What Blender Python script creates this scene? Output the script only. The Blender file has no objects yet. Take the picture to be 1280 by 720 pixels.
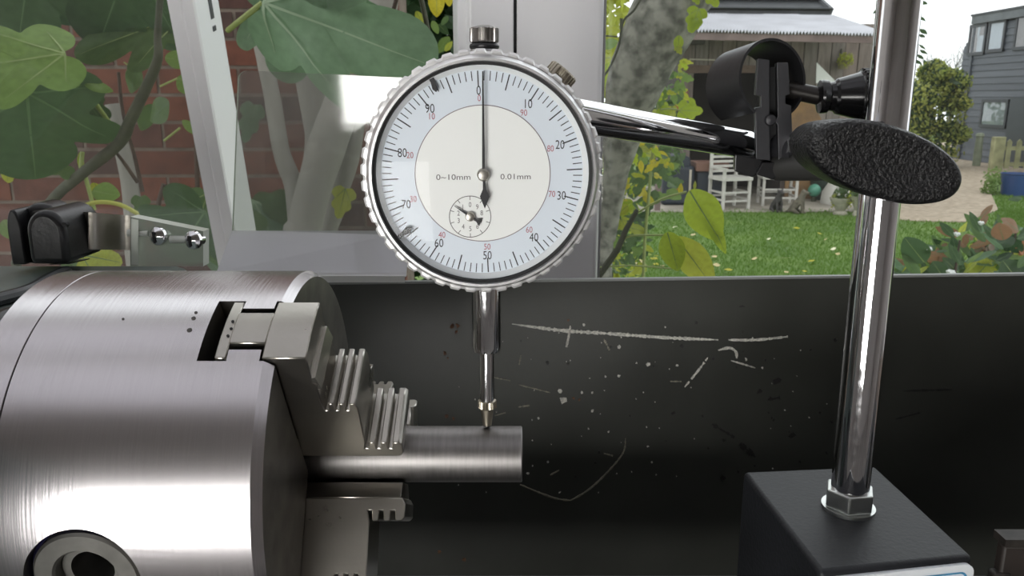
import bpy, bmesh, math, random
from mathutils import Vector, Matrix, noise
R = math.radians
random.seed(7)
C = bpy.context.scene.collection
SC = bpy.context.scene

# ------------------------------------------------------------------ camera
CZ = 2.10                       # camera height above the garden
FZ = 0.80                       # floor of the room, above the garden
PITCH = R(13.5)
FPX = 1000.0
cam_d = bpy.data.cameras.new('camera'); cam = bpy.data.objects.new('camera', cam_d); C.objects.link(cam)
cam.location = (0, 0, CZ); cam.rotation_euler = (R(90) - PITCH, 0, 0)
cam_d.sensor_width = 36; cam_d.lens = 36 * FPX / 1280
cam_d.clip_start = 0.01; cam_d.clip_end = 300
cam_d.dof.use_dof = True; cam_d.dof.focus_distance = 0.215; cam_d.dof.aperture_fstop = 75
SC.camera = cam

# ------------------------------------------------------------------ sky, exposure
wd = bpy.data.worlds.new('overcast_sky'); SC.world = wd; wd.use_nodes = True
wn = wd.node_tree.nodes; wl = wd.node_tree.links
bg = wn['Background']
tc = wn.new('ShaderNodeTexCoord'); nz = wn.new('ShaderNodeTexNoise'); nz.inputs['Scale'].default_value = 2.2
nz.inputs['Detail'].default_value = 4
rp = wn.new('ShaderNodeValToRGB')
rp.color_ramp.elements[0].position = .3; rp.color_ramp.elements[0].color = (.84, .87, .9, 1)
rp.color_ramp.elements[1].position = .7; rp.color_ramp.elements[1].color = (.97, .98, 1, 1)
wl.new(tc.outputs['Generated'], nz.inputs['Vector']); wl.new(nz.outputs['Fac'], rp.inputs['Fac'])
wl.new(rp.outputs['Color'], bg.inputs['Color']); bg.inputs['Strength'].default_value = 1.5
SC.view_settings.view_transform = 'Standard'; SC.view_settings.look = 'None'
SC.view_settings.gamma = 1; SC.view_settings.exposure = 0.42; SC.view_settings.use_curve_mapping = False
LAMP = 12.0                     # radiance of the work lamp's diffuser
try:
    SC.cycles.use_denoising = True
except Exception:
    pass

# ------------------------------------------------------------------ helpers
def W(px, py, Y):
    """the point of the photograph's pixel (px,py) that lies at distance Y along +y"""
    u = (px - 640) / FPX; v = (py - 360) / FPX
    y = math.cos(PITCH) - v * math.sin(PITCH); z = -(v * math.cos(PITCH) + math.sin(PITCH))
    t = Y / y
    return Vector((u * t, Y, CZ + z * t))

def G(px, py, z=0.0):
    """the point of the pixel on the horizontal plane z"""
    u = (px - 640) / FPX; v = (py - 360) / FPX
    y = math.cos(PITCH) - v * math.sin(PITCH); zz = -(v * math.cos(PITCH) + math.sin(PITCH))
    t = (z - CZ) / zz
    return Vector((u * t, y * t, z))

MATS = {}
def mat(name, col, rough=.5, metal=0.0, var=0.0, vscale=20, bump=0.0, bscale=80, stretch=None, spec=.5, aniso=0, alpha=None,
        col2=None, c2pos=(.45, .6), coat=0, trans=None, coords='Object', rvar=0, detail=4):
    if name in MATS: return MATS[name]
    m = bpy.data.materials.new(name); m.use_nodes = True
    n = m.node_tree.nodes; l = m.node_tree.links
    b = n['Principled BSDF']
    b.inputs['Base Color'].default_value = (*col, 1); b.inputs['Roughness'].default_value = rough
    b.inputs['Metallic'].default_value = metal; b.inputs['Specular IOR Level'].default_value = spec
    b.inputs['Coat Weight'].default_value = coat
    b.inputs['Anisotropic'].default_value = aniso
    t = n.new('ShaderNodeTexCoord'); src = t.outputs[coords]
    if stretch:
        mp = n.new('ShaderNodeMapping'); mp.inputs['Scale'].default_value = stretch
        l.new(src, mp.inputs['Vector']); src = mp.outputs['Vector']
    if var or col2 or rvar:
        nt = n.new('ShaderNodeTexNoise'); nt.inputs['Scale'].default_value = vscale; nt.inputs['Detail'].default_value = detail
        l.new(src, nt.inputs['Vector'])
        if var or col2:
            cr = n.new('ShaderNodeValToRGB')
            if col2:
                cr.color_ramp.elements[0].color = (*col, 1); cr.color_ramp.elements[1].color = (*col2, 1)
                cr.color_ramp.elements[0].position, cr.color_ramp.elements[1].position = c2pos
            else:
                cr.color_ramp.elements[0].color = (*[max(0, c * (1 - var)) for c in col], 1)
                cr.color_ramp.elements[1].color = (*[min(1, c * (1 + var)) for c in col], 1)
                cr.color_ramp.elements[0].position = .3; cr.color_ramp.elements[1].position = .7
            l.new(nt.outputs['Fac'], cr.inputs['Fac']); l.new(cr.outputs['Color'], b.inputs['Base Color'])
        if rvar:
            mr = n.new('ShaderNodeMapRange'); mr.inputs['To Min'].default_value = max(0.02, rough - rvar); mr.inputs['To Max'].default_value = rough + rvar
            mr.inputs['From Min'].default_value = .3; mr.inputs['From Max'].default_value = .7
            l.new(nt.outputs['Fac'], mr.inputs['Value']); l.new(mr.outputs['Result'], b.inputs['Roughness'])
    if bump:
        bt = n.new('ShaderNodeTexNoise'); bt.inputs['Scale'].default_value = bscale; bt.inputs['Detail'].default_value = 3
        l.new(src, bt.inputs['Vector'])
        bn = n.new('ShaderNodeBump'); bn.inputs['Strength'].default_value = bump; bn.inputs['Distance'].default_value = .001
        l.new(bt.outputs['Fac'], bn.inputs['Height']); l.new(bn.outputs['Normal'], b.inputs['Normal'])
    if trans:
        out = n['Material Output']; tr = n.new('ShaderNodeBsdfTranslucent'); tr.inputs['Color'].default_value = (*trans, 1)
        mx = n.new('ShaderNodeMixShader'); mx.inputs['Fac'].default_value = .4
        l.new(b.outputs['BSDF'], mx.inputs[1]); l.new(tr.outputs['BSDF'], mx.inputs[2]); l.new(mx.outputs['Shader'], out.inputs['Surface'])
    MATS[name] = m
    return m

def glass(name, tint=(1, 1, 1), haze=0.0, hazecol=(.6, .62, .6), rough=0.0, ior=1.5, boost=1.0):
    """thin clear sheet: lets light straight through, mirrors by Fresnel, with a little haze"""
    m = bpy.data.materials.new(name); m.use_nodes = True
    n = m.node_tree.nodes; l = m.node_tree.links; n.remove(n['Principled BSDF']); out = n['Material Output']
    tr = n.new('ShaderNodeBsdfTransparent'); tr.inputs['Color'].default_value = (*tint, 1)
    gl = n.new('ShaderNodeBsdfGlossy'); gl.inputs['Roughness'].default_value = rough
    fw = n.new('ShaderNodeLayerWeight'); fw.inputs['Blend'].default_value = .5
    pw = n.new('ShaderNodeMath'); pw.operation = 'POWER'; pw.inputs[1].default_value = 5.0; l.new(fw.outputs['Facing'], pw.inputs[0])
    fr = n.new('ShaderNodeMath'); fr.operation = 'MULTIPLY_ADD'; fr.inputs[1].default_value = .96; fr.inputs[2].default_value = .04; l.new(pw.outputs[0], fr.inputs[0])
    mu = n.new('ShaderNodeMath'); mu.operation = 'MULTIPLY'; mu.inputs[1].default_value = boost; mu.use_clamp = True
    l.new(fr.outputs[0], mu.inputs[0])
    mx = n.new('ShaderNodeMixShader'); l.new(mu.outputs[0], mx.inputs['Fac'])
    if haze:
        df = n.new('ShaderNodeBsdfTranslucent'); df.inputs['Color'].default_value = (*hazecol, 1)
        dd = n.new('ShaderNodeBsdfDiffuse'); dd.inputs['Color'].default_value = (*hazecol, 1)
        m1 = n.new('ShaderNodeMixShader'); m1.inputs['Fac'].default_value = .5
        l.new(df.outputs[0], m1.inputs[1]); l.new(dd.outputs[0], m1.inputs[2])
        m2 = n.new('ShaderNodeMixShader'); m2.inputs['Fac'].default_value = haze
        l.new(tr.outputs[0], m2.inputs[1]); l.new(m1.outputs[0], m2.inputs[2]); l.new(m2.outputs[0], mx.inputs[1])
    else:
        l.new(tr.outputs[0], mx.inputs[1])
    l.new(gl.outputs[0], mx.inputs[2]); l.new(mx.outputs[0], out.inputs['Surface'])
    return m

def emit(name, col, s):
    m = bpy.data.materials.new(name); m.use_nodes = True
    n = m.node_tree.nodes; n.remove(n['Principled BSDF'])
    e = n.new('ShaderNodeEmission'); e.inputs['Color'].default_value = (*col, 1); e.inputs['Strength'].default_value = s
    m.node_tree.links.new(e.outputs[0], n['Material Output'].inputs['Surface'])
    return m

def basis(ax):
    ax = Vector(ax).normalized()
    h = Vector((0, 0, 1)) if abs(ax.z) < .9 else Vector((1, 0, 0))
    a = ax.cross(h).normalized(); b = ax.cross(a).normalized()
    return ax, a, b

class MB:
    def __init__(s): s.v = []; s.f = []; s.mi = []
    def add(s, vs, fs, mi=0):
        o = len(s.v); s.v += [Vector(p) for p in vs]
        s.f += [tuple(i + o for i in f) for f in fs]; s.mi += [mi] * len(fs)
        return s
    def hexa(s, p, mi=0):              # 8 corners: bottom 4 ccw, top 4 ccw
        return s.add(p, [(3, 2, 1, 0), (4, 5, 6, 7), (0, 1, 5, 4), (1, 2, 6, 5), (2, 3, 7, 6), (3, 0, 4, 7)], mi)
    def box(s, a, b, mi=0):
        x0, y0, z0 = a; x1, y1, z1 = b
        return s.hexa([(x0, y0, z0), (x1, y0, z0), (x1, y1, z0), (x0, y1, z0), (x0, y0, z1), (x1, y0, z1), (x1, y1, z1), (x0, y1, z1)], mi)
    def beam(s, p, q, w, d, up=(0, 0, 1), mi=0):   # a bar of section w (sideways) x d (along up) from p to q
        p, q = Vector(p), Vector(q); ax = (q - p).normalized(); u = Vector(up)
        if abs(ax.dot(u)) > .95: u = Vector((0, 1, 0))
        sd = ax.cross(u).normalized(); u = sd.cross(ax).normalized()
        c = [(-1, -1), (1, -1), (1, 1), (-1, 1)]
        return s.hexa([p + sd * (a * w / 2) + u * (b * d / 2) for a, b in c] + [q + sd * (a * w / 2) + u * (b * d / 2) for a, b in c], mi)
    def lathe(s, o, ax, prof, seg=40, rmod=None, cap=(True, True), mi=0, closed=False):
        ax, a, b = basis(ax); o = Vector(o); vs = []; n = len(prof)
        for r, h in prof:
            for k in range(seg):
                t = 2 * math.pi * k / seg; rr = r * (rmod(t, r, h) if rmod else 1)
                vs.append(o + ax * h + a * (rr * math.cos(t)) + b * (rr * math.sin(t)))
        fs = []
        for i in range(n - 1 + (1 if closed else 0)):
            j = (i + 1) % n
            for k in range(seg):
                k2 = (k + 1) % seg
                fs.append((i * seg + k, i * seg + k2, j * seg + k2, j * seg + k))
        if not closed:
            if cap[0]: fs.append(tuple(range(seg)))
            if cap[1]: fs.append(tuple((n - 1) * seg + k for k in reversed(range(seg))))
        return s.add(vs, fs, mi)
    def cyl(s, p, q, r, r2=None, seg=24, mi=0):
        p, q = Vector(p), Vector(q)
        return s.lathe(p, q - p, [(r, 0), (r if r2 is None else r2, (q - p).length)], seg, mi=mi)
    def tube(s, pts, rad, seg=8, mi=0):
        pts = [Vector(p) for p in pts]; n = len(pts)
        if not hasattr(rad, '__len__'): rad = [rad] * n
        ref = None; vs = []
        for i, p in enumerate(pts):
            d = (pts[min(i + 1, n - 1)] - pts[max(i - 1, 0)]).normalized()
            if ref is None: ref = basis(d)[1]
            ref = (ref - d * ref.dot(d)).normalized(); b = d.cross(ref)
            for k in range(seg):
                t = 2 * math.pi * k / seg
                vs.append(p + ref * (rad[i] * math.cos(t)) + b * (rad[i] * math.sin(t)))
        fs = [(i * seg + k, i * seg + (k + 1) % seg, (i + 1) * seg + (k + 1) % seg, (i + 1) * seg + k) for i in range(n - 1) for k in range(seg)]
        fs.append(tuple(reversed(range(seg)))); fs.append(tuple((n - 1) * seg + k for k in range(seg)))
        return s.add(vs, fs, mi)
    def prism(s, pts, o, ex, ey, ez, d0, d1, mi=0):     # outline in (ex,ey), extruded along ez from d0 to d1
        o, ex, ey, ez = Vector(o), Vector(ex), Vector(ey), Vector(ez); n = len(pts)
        vs = [o + ex * x + ey * y + ez * d0 for x, y in pts] + [o + ex * x + ey * y + ez * d1 for x, y in pts]
        fs = [tuple(reversed(range(n))), tuple(range(n, 2 * n))] + [(i, (i + 1) % n, n + (i + 1) % n, n + i) for i in range(n)]
        return s.add(vs, fs, mi)
    def mesh(s, name, mats, off=Vector((0, 0, 0)), smooth=35, recalc=True):
        me = bpy.data.meshes.new(name)
        me.from_pydata([tuple(p - off) for p in s.v], [], s.f)
        me.polygons.foreach_set('material_index', s.mi)
        if recalc:
            bm = bmesh.new(); bm.from_mesh(me); bmesh.ops.recalc_face_normals(bm, faces=bm.faces); bm.to_mesh(me); bm.free()
        if smooth is not None:
            me.polygons.foreach_set('use_smooth', [True] * len(me.polygons))
            me.set_sharp_from_angle(angle=R(smooth))
        for m in (mats if isinstance(mats, (list, tuple)) else [mats]): me.materials.append(m)
        me.update()
        return me

def root_loc(p):
    if p is None: return Vector((0, 0, 0))
    while p.parent: p = p.parent
    return p.location.copy()

def link(name, me, parent=None):
    o = bpy.data.objects.new(name, me); C.objects.link(o)
    if parent is not None: o.parent = parent
    return o

def obj(name, mb, mats, parent=None, smooth=35, bevel=0, bseg=2, kind=None, local=False, recalc=True):
    off = Vector((0, 0, 0)) if local else root_loc(parent)
    if parent is None and not local:                     # a thing that is one mesh: origin at its base
        n = len(mb.v); off = Vector((sum(p.x for p in mb.v) / n, sum(p.y for p in mb.v) / n, min(p.z for p in mb.v)))
    o = link(name, mb.mesh(name, mats, off, smooth, recalc), parent)
    if parent is None and not local: o.location = off
    if bevel:
        b = o.modifiers.new('edge', 'BEVEL'); b.width = bevel; b.segments = bseg; b.limit_method = 'ANGLE'; b.angle_limit = R(40)
    if kind: o['kind'] = kind
    return o

def thing(name, label, cat, loc, group=None):
    o = bpy.data.objects.new(name, None); C.objects.link(o); o.location = loc; o.empty_display_size = .02
    return tag(o, label, cat, group)

def tag(o, label, cat, group=None):
    o['label'] = label; o['category'] = cat
    if group: o['group'] = group
    return o

def struct(name, mb, mats, parent=None, **k):
    o = obj(name, mb, mats, parent, **k)
    o['kind'] = 'structure'
    return o

def bake(o):
    """apply modifiers"""
    dg = bpy.context.evaluated_depsgraph_get()
    me = bpy.data.meshes.new_from_object(o.evaluated_get(dg))
    o.modifiers.clear(); o.data = me

def catmull(p, n=6, closed=False):
    out = []; m = len(p); P = [Vector(q) for q in p]
    g = (lambda i: P[i % m]) if closed else (lambda i: P[max(0, min(m - 1, i))])
    for i in range(m if closed else m - 1):
        a, b, c, d = g(i - 1), g(i), g(i + 1), g(i + 2)
        for k in range(n):
            t = k / n
            out.append(.5 * ((2 * b) + (c - a) * t + (2 * a - 5 * b + 4 * c - d) * t * t + (3 * b - a - 3 * c + d) * t ** 3))
    if not closed: out.append(P[-1])
    return out

def text_mb(mb, s, o, size, ex, ez, sx=1.0, thick=0.0, mi=0):
    """flat lettering, centred at o, ex = reading direction, ez = up"""
    cu = bpy.data.curves.new('t', 'FONT'); cu.body = s; cu.size = size; cu.align_x = 'CENTER'; cu.align_y = 'CENTER'; cu.resolution_u = 3
    t = bpy.data.objects.new('t', cu); C.objects.link(t)
    dg = bpy.context.evaluated_depsgraph_get(); dg.update()
    me = bpy.data.meshes.new_from_object(t.evaluated_get(dg))
    o, ex, ez = Vector(o), Vector(ex), Vector(ez)
    xs = [v.co.x for v in me.vertices] or [0]; ys = [v.co.y for v in me.vertices] or [0]
    cx = (min(xs) + max(xs)) / 2; cy = (min(ys) + max(ys)) / 2
    mb.add([o + ex * ((v.co.x - cx) * sx) + ez * (v.co.y - cy) for v in me.vertices], [tuple(p.vertices) for p in me.polygons], mi)
    C.objects.unlink(t); bpy.data.objects.remove(t); bpy.data.curves.remove(cu); bpy.data.meshes.remove(me)

# ------------------------------------------------------------------ materials
upvc = mat('white_upvc', (.86, .86, .88), .28, var=.02, vscale=6)
plaster = mat('painted_wall', (.56, .53, .51), .8, var=.06, vscale=3)
ceilm = bpy.data.materials.new('twin_wall_sheet'); ceilm.use_nodes = True        # translucent roof sheet
_n = ceilm.node_tree.nodes; _n.remove(_n['Principled BSDF'])
_t = _n.new('ShaderNodeBsdfTranslucent'); _t.inputs['Color'].default_value = (.36, .35, .37, 1); _d = _n.new('ShaderNodeBsdfDiffuse'); _d.inputs['Color'].default_value = (.22, .22, .22, 1)
_a = _n.new('ShaderNodeAddShader'); ceilm.node_tree.links.new(_t.outputs[0], _a.inputs[0]); ceilm.node_tree.links.new(_d.outputs[0], _a.inputs[1]); ceilm.node_tree.links.new(_a.outputs[0], _n['Material Output'].inputs['Surface'])
floorm = mat('pale_floor', (.46, .44, .42), .6, var=.2, vscale=5)
chrome = mat('chrome', (.80, .80, .82), .06, 1, rvar=.05, vscale=300)
chuckm = mat('brushed_steel', (.60, .575, .59), .27, 1, var=.05, vscale=3, bump=.05, bscale=1, stretch=(1400, 25, 25), aniso=.2)
jawm = mat('ground_steel', (.46, .44, .40), .30, 1, var=.06, vscale=60, bump=.05, bscale=600, rvar=.03)
jawdark = mat('darkened_steel', (.30, .285, .26), .38, 1, var=.2, vscale=120)
barm = mat('turned_bar', (.23, .22, .215), .44, 1, var=.14, vscale=2, bump=.035, bscale=1, stretch=(500, 60, 60), rvar=.05)
blackgap = mat('black_recess', (.006, .006, .007), .7)
blackpl = mat('black_plastic', (.008, .008, .009), .35, bump=.1, bscale=400)
blackmetal = mat('black_metal', (.022, .022, .025), .42, var=.2, vscale=200)
knobm = mat('pebbled_plastic', (.006, .006, .0065), .33, bump=1.1, bscale=1000)
brass = mat('nickel_silver', (.45, .41, .33), .32, 1, var=.15, vscale=300)
# ================================================================== THE ROOM
XL, XR, YB, ZC = -1.9, 2.2, -2.6, FZ + 2.45
YW = .57                                   # plane of the window frames
b = MB().box((XL - .1, YB - .1, FZ - .06), (XR + .1, .69, FZ)); struct('floor', b, floorm)
b = MB().add([(XL - .1, -.78, ZC), (XR + .1, -.78, ZC), (XR + .1, .72, ZC), (XL - .1, .72, ZC)], [(0, 1, 2, 3)]); ceil = struct('ceiling', b, ceilm, smooth=None)
struct('ceiling_board', MB().box((XL - .1, YB - .1, ZC - .1), (XR + .1, -.78, ZC)), plaster, ceil)
for i in range(7):
    x = XL + .2 + i * .62; struct('rafter', MB().box((x - .025, -.78, ZC - .06), (x + .025, .69, ZC)), upvc, ceil, bevel=.004)
struct('rafter', MB().box((XL, -.06, ZC - .14), (XR, .06, ZC - .06)), upvc, ceil, bevel=.004)
b = MB().box((XL - .1, YB - .1, FZ), (XR + .1, YB, ZC)); struct('wall_back', b, plaster)
for nm, x0, x1 in (('wall_left', XL - .1, XL), ('wall_right', XR, XR + .1)):
    struct(nm, MB().box((x0, YB, FZ), (x1, .70, ZC)), plaster)
sill = CZ - .42; head = CZ + 1.01
b = MB().box((XL, .52, FZ), (XR, .70, sill)); b.box((XL, .52, head), (XR, .70, ZC))
struct('wall_front', b, plaster)

pane = glass('window_glass', (.97, .985, .98), boost=.8, haze=.014, hazecol=(.7, .7, .68))
# --- window_1: the fixed light on the right and the wide mullion
x565 = W(565, 150, .55).x; x585 = W(588, 150, .55).x; x642 = W(642, 150, .55).x
x646 = W(646, 150, .545).x; x668 = W(668, 150, .545).x; x754 = W(752, 150, .545).x
f = MB()
f.prism([(x646, .575), (x646, .552), (x668, .545), (x754 - .002, .545), (x754, .548), (x754, .60), (x646, .60)], (0, 0, 0), (1, 0, 0), (0, 1, 0), (0, 0, 1), sill, head)
f.box((x754, .555, sill), (1.0, .60, sill + .075)); f.box((x754, .555, head - .075), (1.0, .60, head))
f.box((.93, .545, sill), (1.0, .60, head))
w1 = struct('window_1', f, upvc, bevel=.0015)
struct('pane', MB().box((x754 - .004, .578, sill + .07), (.935, .584, head - .07)), pane, w1)
g = MB().box((x754 - .0004, .5525, sill + .07), (x754 + .0022, .577, head - .07))
struct('gasket', g, mat('grey_gasket', (.33, .33, .33), .7), w1)
f = MB()
f.prism([(x565, .62), (x565, .575), (x565 + .004, .562), (x565 + .010, .560), (x585 - .002, .558), (x585, .555), (x585 + .004, .556), (x642, .557), (x642, .62)], (0, 0, 0), (1, 0, 0), (0, 1, 0), (0, 0, 1), sill, head)
f.box((-1.05, .56, sill), (x565, .62, sill + .05)); f.box((-1.05, .56, head - .06), (x565, .62, head)); f.box((-1.10, .56, sill), (-1.05, .62, head))
w2 = struct('window_2', f, upvc, bevel=.001)
struct('gasket', MB().box((x642, .562, sill), (x646, .60, head)), mat('black_gasket', (.01, .01, .01), .7), w2)

# --- the top hung sash, pushed open, that hangs in window_2
TH = R(14.6); hz = CZ + .98; hy = .57
def S(x, s, d):        # x, distance down the sash from its hinge, depth (towards the outside positive)
    return Vector((x, hy + s * math.sin(TH) + d * math.cos(TH), hz - s * math.cos(TH) + d * math.sin(TH)))
def sbox(mb, x0, x1, s0, s1, d0, d1):
    return mb.hexa([S(x0, s1, d0), S(x1, s1, d0), S(x1, s1, d1), S(x0, s1, d1), S(x0, s0, d0), S(x1, s0, d0), S(x1, s0, d1), S(x0, s0, d1)])
XS = -.302
f = MB()
# right stile: stepped section, swept down the sash
sec = [(XS - .030, .020), (XS - .028, .006), (XS - .015, .005), (XS - .0135, .0025), (XS - .012, .0), (XS - .0015, .0), (XS, .002), (XS, .066), (XS - .030, .066)]
vs = [S(x, 0, d) for x, d in sec] + [S(x, 1.42, d) for x, d in sec]; n = len(sec)
f.add(vs, [tuple(range(n)), tuple(range(n, 2 * n))] + [(i, (i + 1) % n, n + (i + 1) % n, n + i) for i in range(n)])
sbox(f, -.99, XS - .028, 1.36, 1.42, 0, .066); sbox(f, -.99, XS - .028, 0, .06, 0, .066); sbox(f, -1.0, -.94, 0, 1.42, 0, .066)
sash = struct('window_sash', f, upvc, w2, smooth=30)
struct('pane', sbox(MB(), -.95, XS - .025, .05, 1.37, .03, .034), pane, sash)
strip = MB()
def lockslot(s0, s1, dw):
    c = .041
    strip.hexa([S(XS - .002, s1, c - dw), S(XS + .0006, s1, c - dw), S(XS + .0006, s1, c + dw), S(XS - .002, s1, c + dw), S(XS - .002, s0, c - dw), S(XS + .0006, s0, c - dw), S(XS + .0006, s0, c + dw), S(XS - .002, s0, c + dw)])
def slot_at(py):       # distance down the sash at which the stile's edge meets pixel row py
    best = min((abs((lambda q: 360 - 1000 * ((q.z - CZ) * math.cos(PITCH) + q.y * math.sin(PITCH)) / (q.y * math.cos(PITCH) - (q.z - CZ) * math.sin(PITCH)))(S(XS, s / 1000, .03)) - py), s) for s in range(300, 1080))
    return best[1] / 1000
lockslot(slot_at(-60), slot_at(26), .0045); lockslot(slot_at(35), slot_at(41), .0045)
struct('lock_slot', strip, mat('dark_slot', (.05, .05, .055), .5), sash)

# ================================================================== THE WORK LAMP (behind the camera, lights the lathe from the front)
LX0, LX1, LY, LZ = -.82, -.12, -1.0, CZ - .28
lamp = thing('work_lamp', 'wide flat white work lamp on a thin black stand facing the lathe', 'lamp', ((LX0 + LX1) / 2, LY - .03, FZ))
b = MB().box((LX0 - .01, LY - .05, LZ - .23), (LX1 + .01, LY - .004, LZ + .23)); obj('housing', b, mat('lamp_housing', (.6, .6, .6), .4), lamp, bevel=.004)
b = MB().box((LX0, LY - .004, LZ - .22), (LX1, LY, LZ + .22)); obj('diffuser', b, emit('lamp_diffuser', (1, .985, .95), LAMP), lamp)
b = MB().cyl(((LX0 + LX1) / 2, LY - .03, FZ + .02), ((LX0 + LX1) / 2, LY - .03, LZ - .225), .012); obj('pole', b, blackmetal, lamp)
b = MB().cyl(((LX0 + LX1) / 2, LY - .03, FZ), ((LX0 + LX1) / 2, LY - .03, FZ + .025), .15); obj('base', b, blackmetal, lamp, bevel=.004)

# ================================================================== WORKBENCH, TRAY, LATHE
ZT = CZ - .305
bench = thing('workbench', 'brown timber workbench under the lathe', 'workbench', (.05, .29, FZ))
obj('bench_top', MB().box((-.8, .02, ZT - .05), (.95, .50, ZT - .004)), mat('bench_wood', (.16, .10, .06), .6, var=.25, vscale=8, stretch=(1, 12, 12)), bench, bevel=.004)
for x in (-.74, .86):
    for y in (.05, .43): obj('leg', MB().box((x - .03, y - .03, FZ), (x + .03, y + .03, ZT - .05)), mat('bench_wood', (.16, .10, .06)), bench)

guardm = mat('dark_sheet_steel', (.036, .038, .032), .42, .0, var=.35, vscale=9, bump=.12, bscale=160, rvar=.08, spec=.45)
sg = thing('splash_guard', 'dark grey scratched sheet metal splash guard behind the lathe', 'splash guard', (.1, .42, ZT))
TL, TR = W(430, 354, .4205), W(1280, 343, .4205)
def topz(x): return TL.z + (TR.z - TL.z) * (x - TL.x) / (TR.x - TL.x)
x0, x1 = -.42, .62
CR = W(800, 405, .4165).z                                       # crease
prof = lambda x: [(.4165, ZT), (.4165, CR), (.4205, topz(x)), (.4220, topz(x)), (.418, CR), (.418, ZT)]
p0, p1 = prof(x0), prof(x1)
vs = [(x0, y, z) for y, z in p0] + [(x1, y, z) for y, z in p1]; n = 6
m = MB().add(vs, [tuple(range(n)), tuple(range(n, 2 * n))] + [(i, (i + 1) % n, n + (i + 1) % n, n + i) for i in range(n)])
obj('panel', m, guardm, sg, smooth=20)
b = MB(); b.hexa([(x0, .4198, topz(x0) - .0006), (x1, .4198, topz(x1) - .0006), (x1, .4230, topz(x1) - .0006), (x0, .4230, topz(x0) - .0006), (x0, .4198, topz(x0) + .0006), (x1, .4198, topz(x1) + .0006), (x1, .4230, topz(x1) + .0006), (x0, .4230, topz(x0) + .0006)])
obj('top_edge', b, mat('edge_highlight', (.22, .23, .22), .45), sg)  # paler strip paints the line of light along the top edge

scr = mat('bare_scratch', (.50, .49, .44), .5, var=.4, vscale=900)
scrd = mat('dull_scratch', (.22, .21, .16), .6, var=.4, vscale=900)
scrk = mat('dark_mark', (.010, .010, .009), .6)
rust = mat('rust_fleck', (.10, .045, .02), .8, var=.5, vscale=900)
rs = random.Random(3)
def scratch(pts, wpx, m, jag=.5, step=3, gap=0):
    P = [Vector((a, b, 0)) for a, b in pts]; P = catmull(P, 8) if len(P) > 2 else [P[0].lerp(P[1], i / 8) for i in range(9)]
    Q = [P[0]]; acc = 0
    for a, c in zip(P, P[1:]):
        d = (c - a).length; k = max(1, int(d / step))
        Q += [a.lerp(c, (i + 1) / k) for i in range(k)]
    mb = MB(); Y = .4160
    def pt(x, y): return W(x, y, Y if y > 408 else .4201 - (y - 354) / 54 * .0041)
    for i in range(len(Q) - 1):
        if rs.random() < gap: continue
        d = (Q[i + 1] - Q[i]).normalized(); nrm = Vector((-d.y, d.x, 0))
        e = min(1, 4 * min(i + 1, len(Q) - i) / len(Q) + .25)
        w0 = wpx * e * (1 + jag * (rs.random() - .5) * 2) / 2; w1 = wpx * e * (1 + jag * (rs.random() - .5) * 2) / 2
        c = [Q[i] - nrm * w0, Q[i + 1] - nrm * w1, Q[i + 1] + nrm * w1, Q[i] + nrm * w0]
        v = [pt(q.x, q.y) for q in c]
        mb.hexa([v[3] + Vector((0, .0006, 0)), v[2] + Vector((0, .0006, 0)), v[2], v[3], v[0] + Vector((0, .0006, 0)), v[1] + Vector((0, .0006, 0)), v[1], v[0]])
    if mb.v: obj('scratch', mb, m, sg, smooth=None)
scratch([(640, 405), (700, 413), (760, 417), (830, 422), (898, 425)], 3.6, scr)
scratch([(911, 425), (945, 425), (985, 421)], 2.6, scr)
scratch([(713, 407), (711, 420), (708, 434)], 2.6, scr)
scratch([(898, 438), (912, 435), (920, 440), (921, 448)], 2.8, scr)
scratch([(914, 451), (928, 455), (944, 460)], 1.6, scr)
scratch([(885, 447), (874, 462), (856, 484)], 2, scr, .7, gap=.25)
scratch([(782, 548), (779, 566), (760, 590), (735, 613), (713, 626)], 1.7, scrd)
scratch([(713, 626), (690, 622), (650, 606)], 1.8, scrd)
scratch([(755, 567), (766, 570)], 1.4, scrd)
scratch([(648, 481), (668, 486), (688, 491)], 1.1, scrd)
scratch([(755, 424), (760, 434), (762, 438)], 1.8, scrd, .9)
scratch([(618, 472), (638, 476)], 1.0, scrd); scratch([(648, 509), (662, 507)], 1.4, scrd)
scratch([(618, 520), (632, 516)], 1.2, scrd); scratch([(838, 477), (852, 477)], 1.4, scrd)
scratch([(890, 530), (918, 547)], 3, scrk, .7); scratch([(925, 555), (944, 571)], 5, scrk, .8)
scratch([(651, 444), (649, 456)], 1.3, scrd); scratch([(688, 594), (699, 588)], 1.4, scrd); scratch([(1120, 524), (1150, 516)], 1.4, scrk)
scratch([(960, 500), (975, 497)], 3, scrk); scratch([(1130, 489), (1190, 487)], 2, scrk)
def flecks(lst, m):
    mb = MB()
    for x, y, r in lst:
        k = rs.randint(5, 7); a0 = rs.random() * 6
        Yb = .4160 if y > 408 else .4201 - (y - 354) / 54 * .0041
        pts = []
        for i in range(k):
            rr = r * (.5 + rs.random()); t = a0 + 2 * math.pi * i / k
            pts.append(W(x + rr * math.cos(t), y + rr * math.sin(t), Yb))
        o = len(mb.v)
        mb.add(pts + [p + Vector((0, .0006, 0)) for p in pts], [tuple(range(k)), tuple(reversed(range(k, 2 * k)))] + [(i, (i + 1) % k, k + (i + 1) % k, k + i) for i in range(k)])
    return mb
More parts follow.
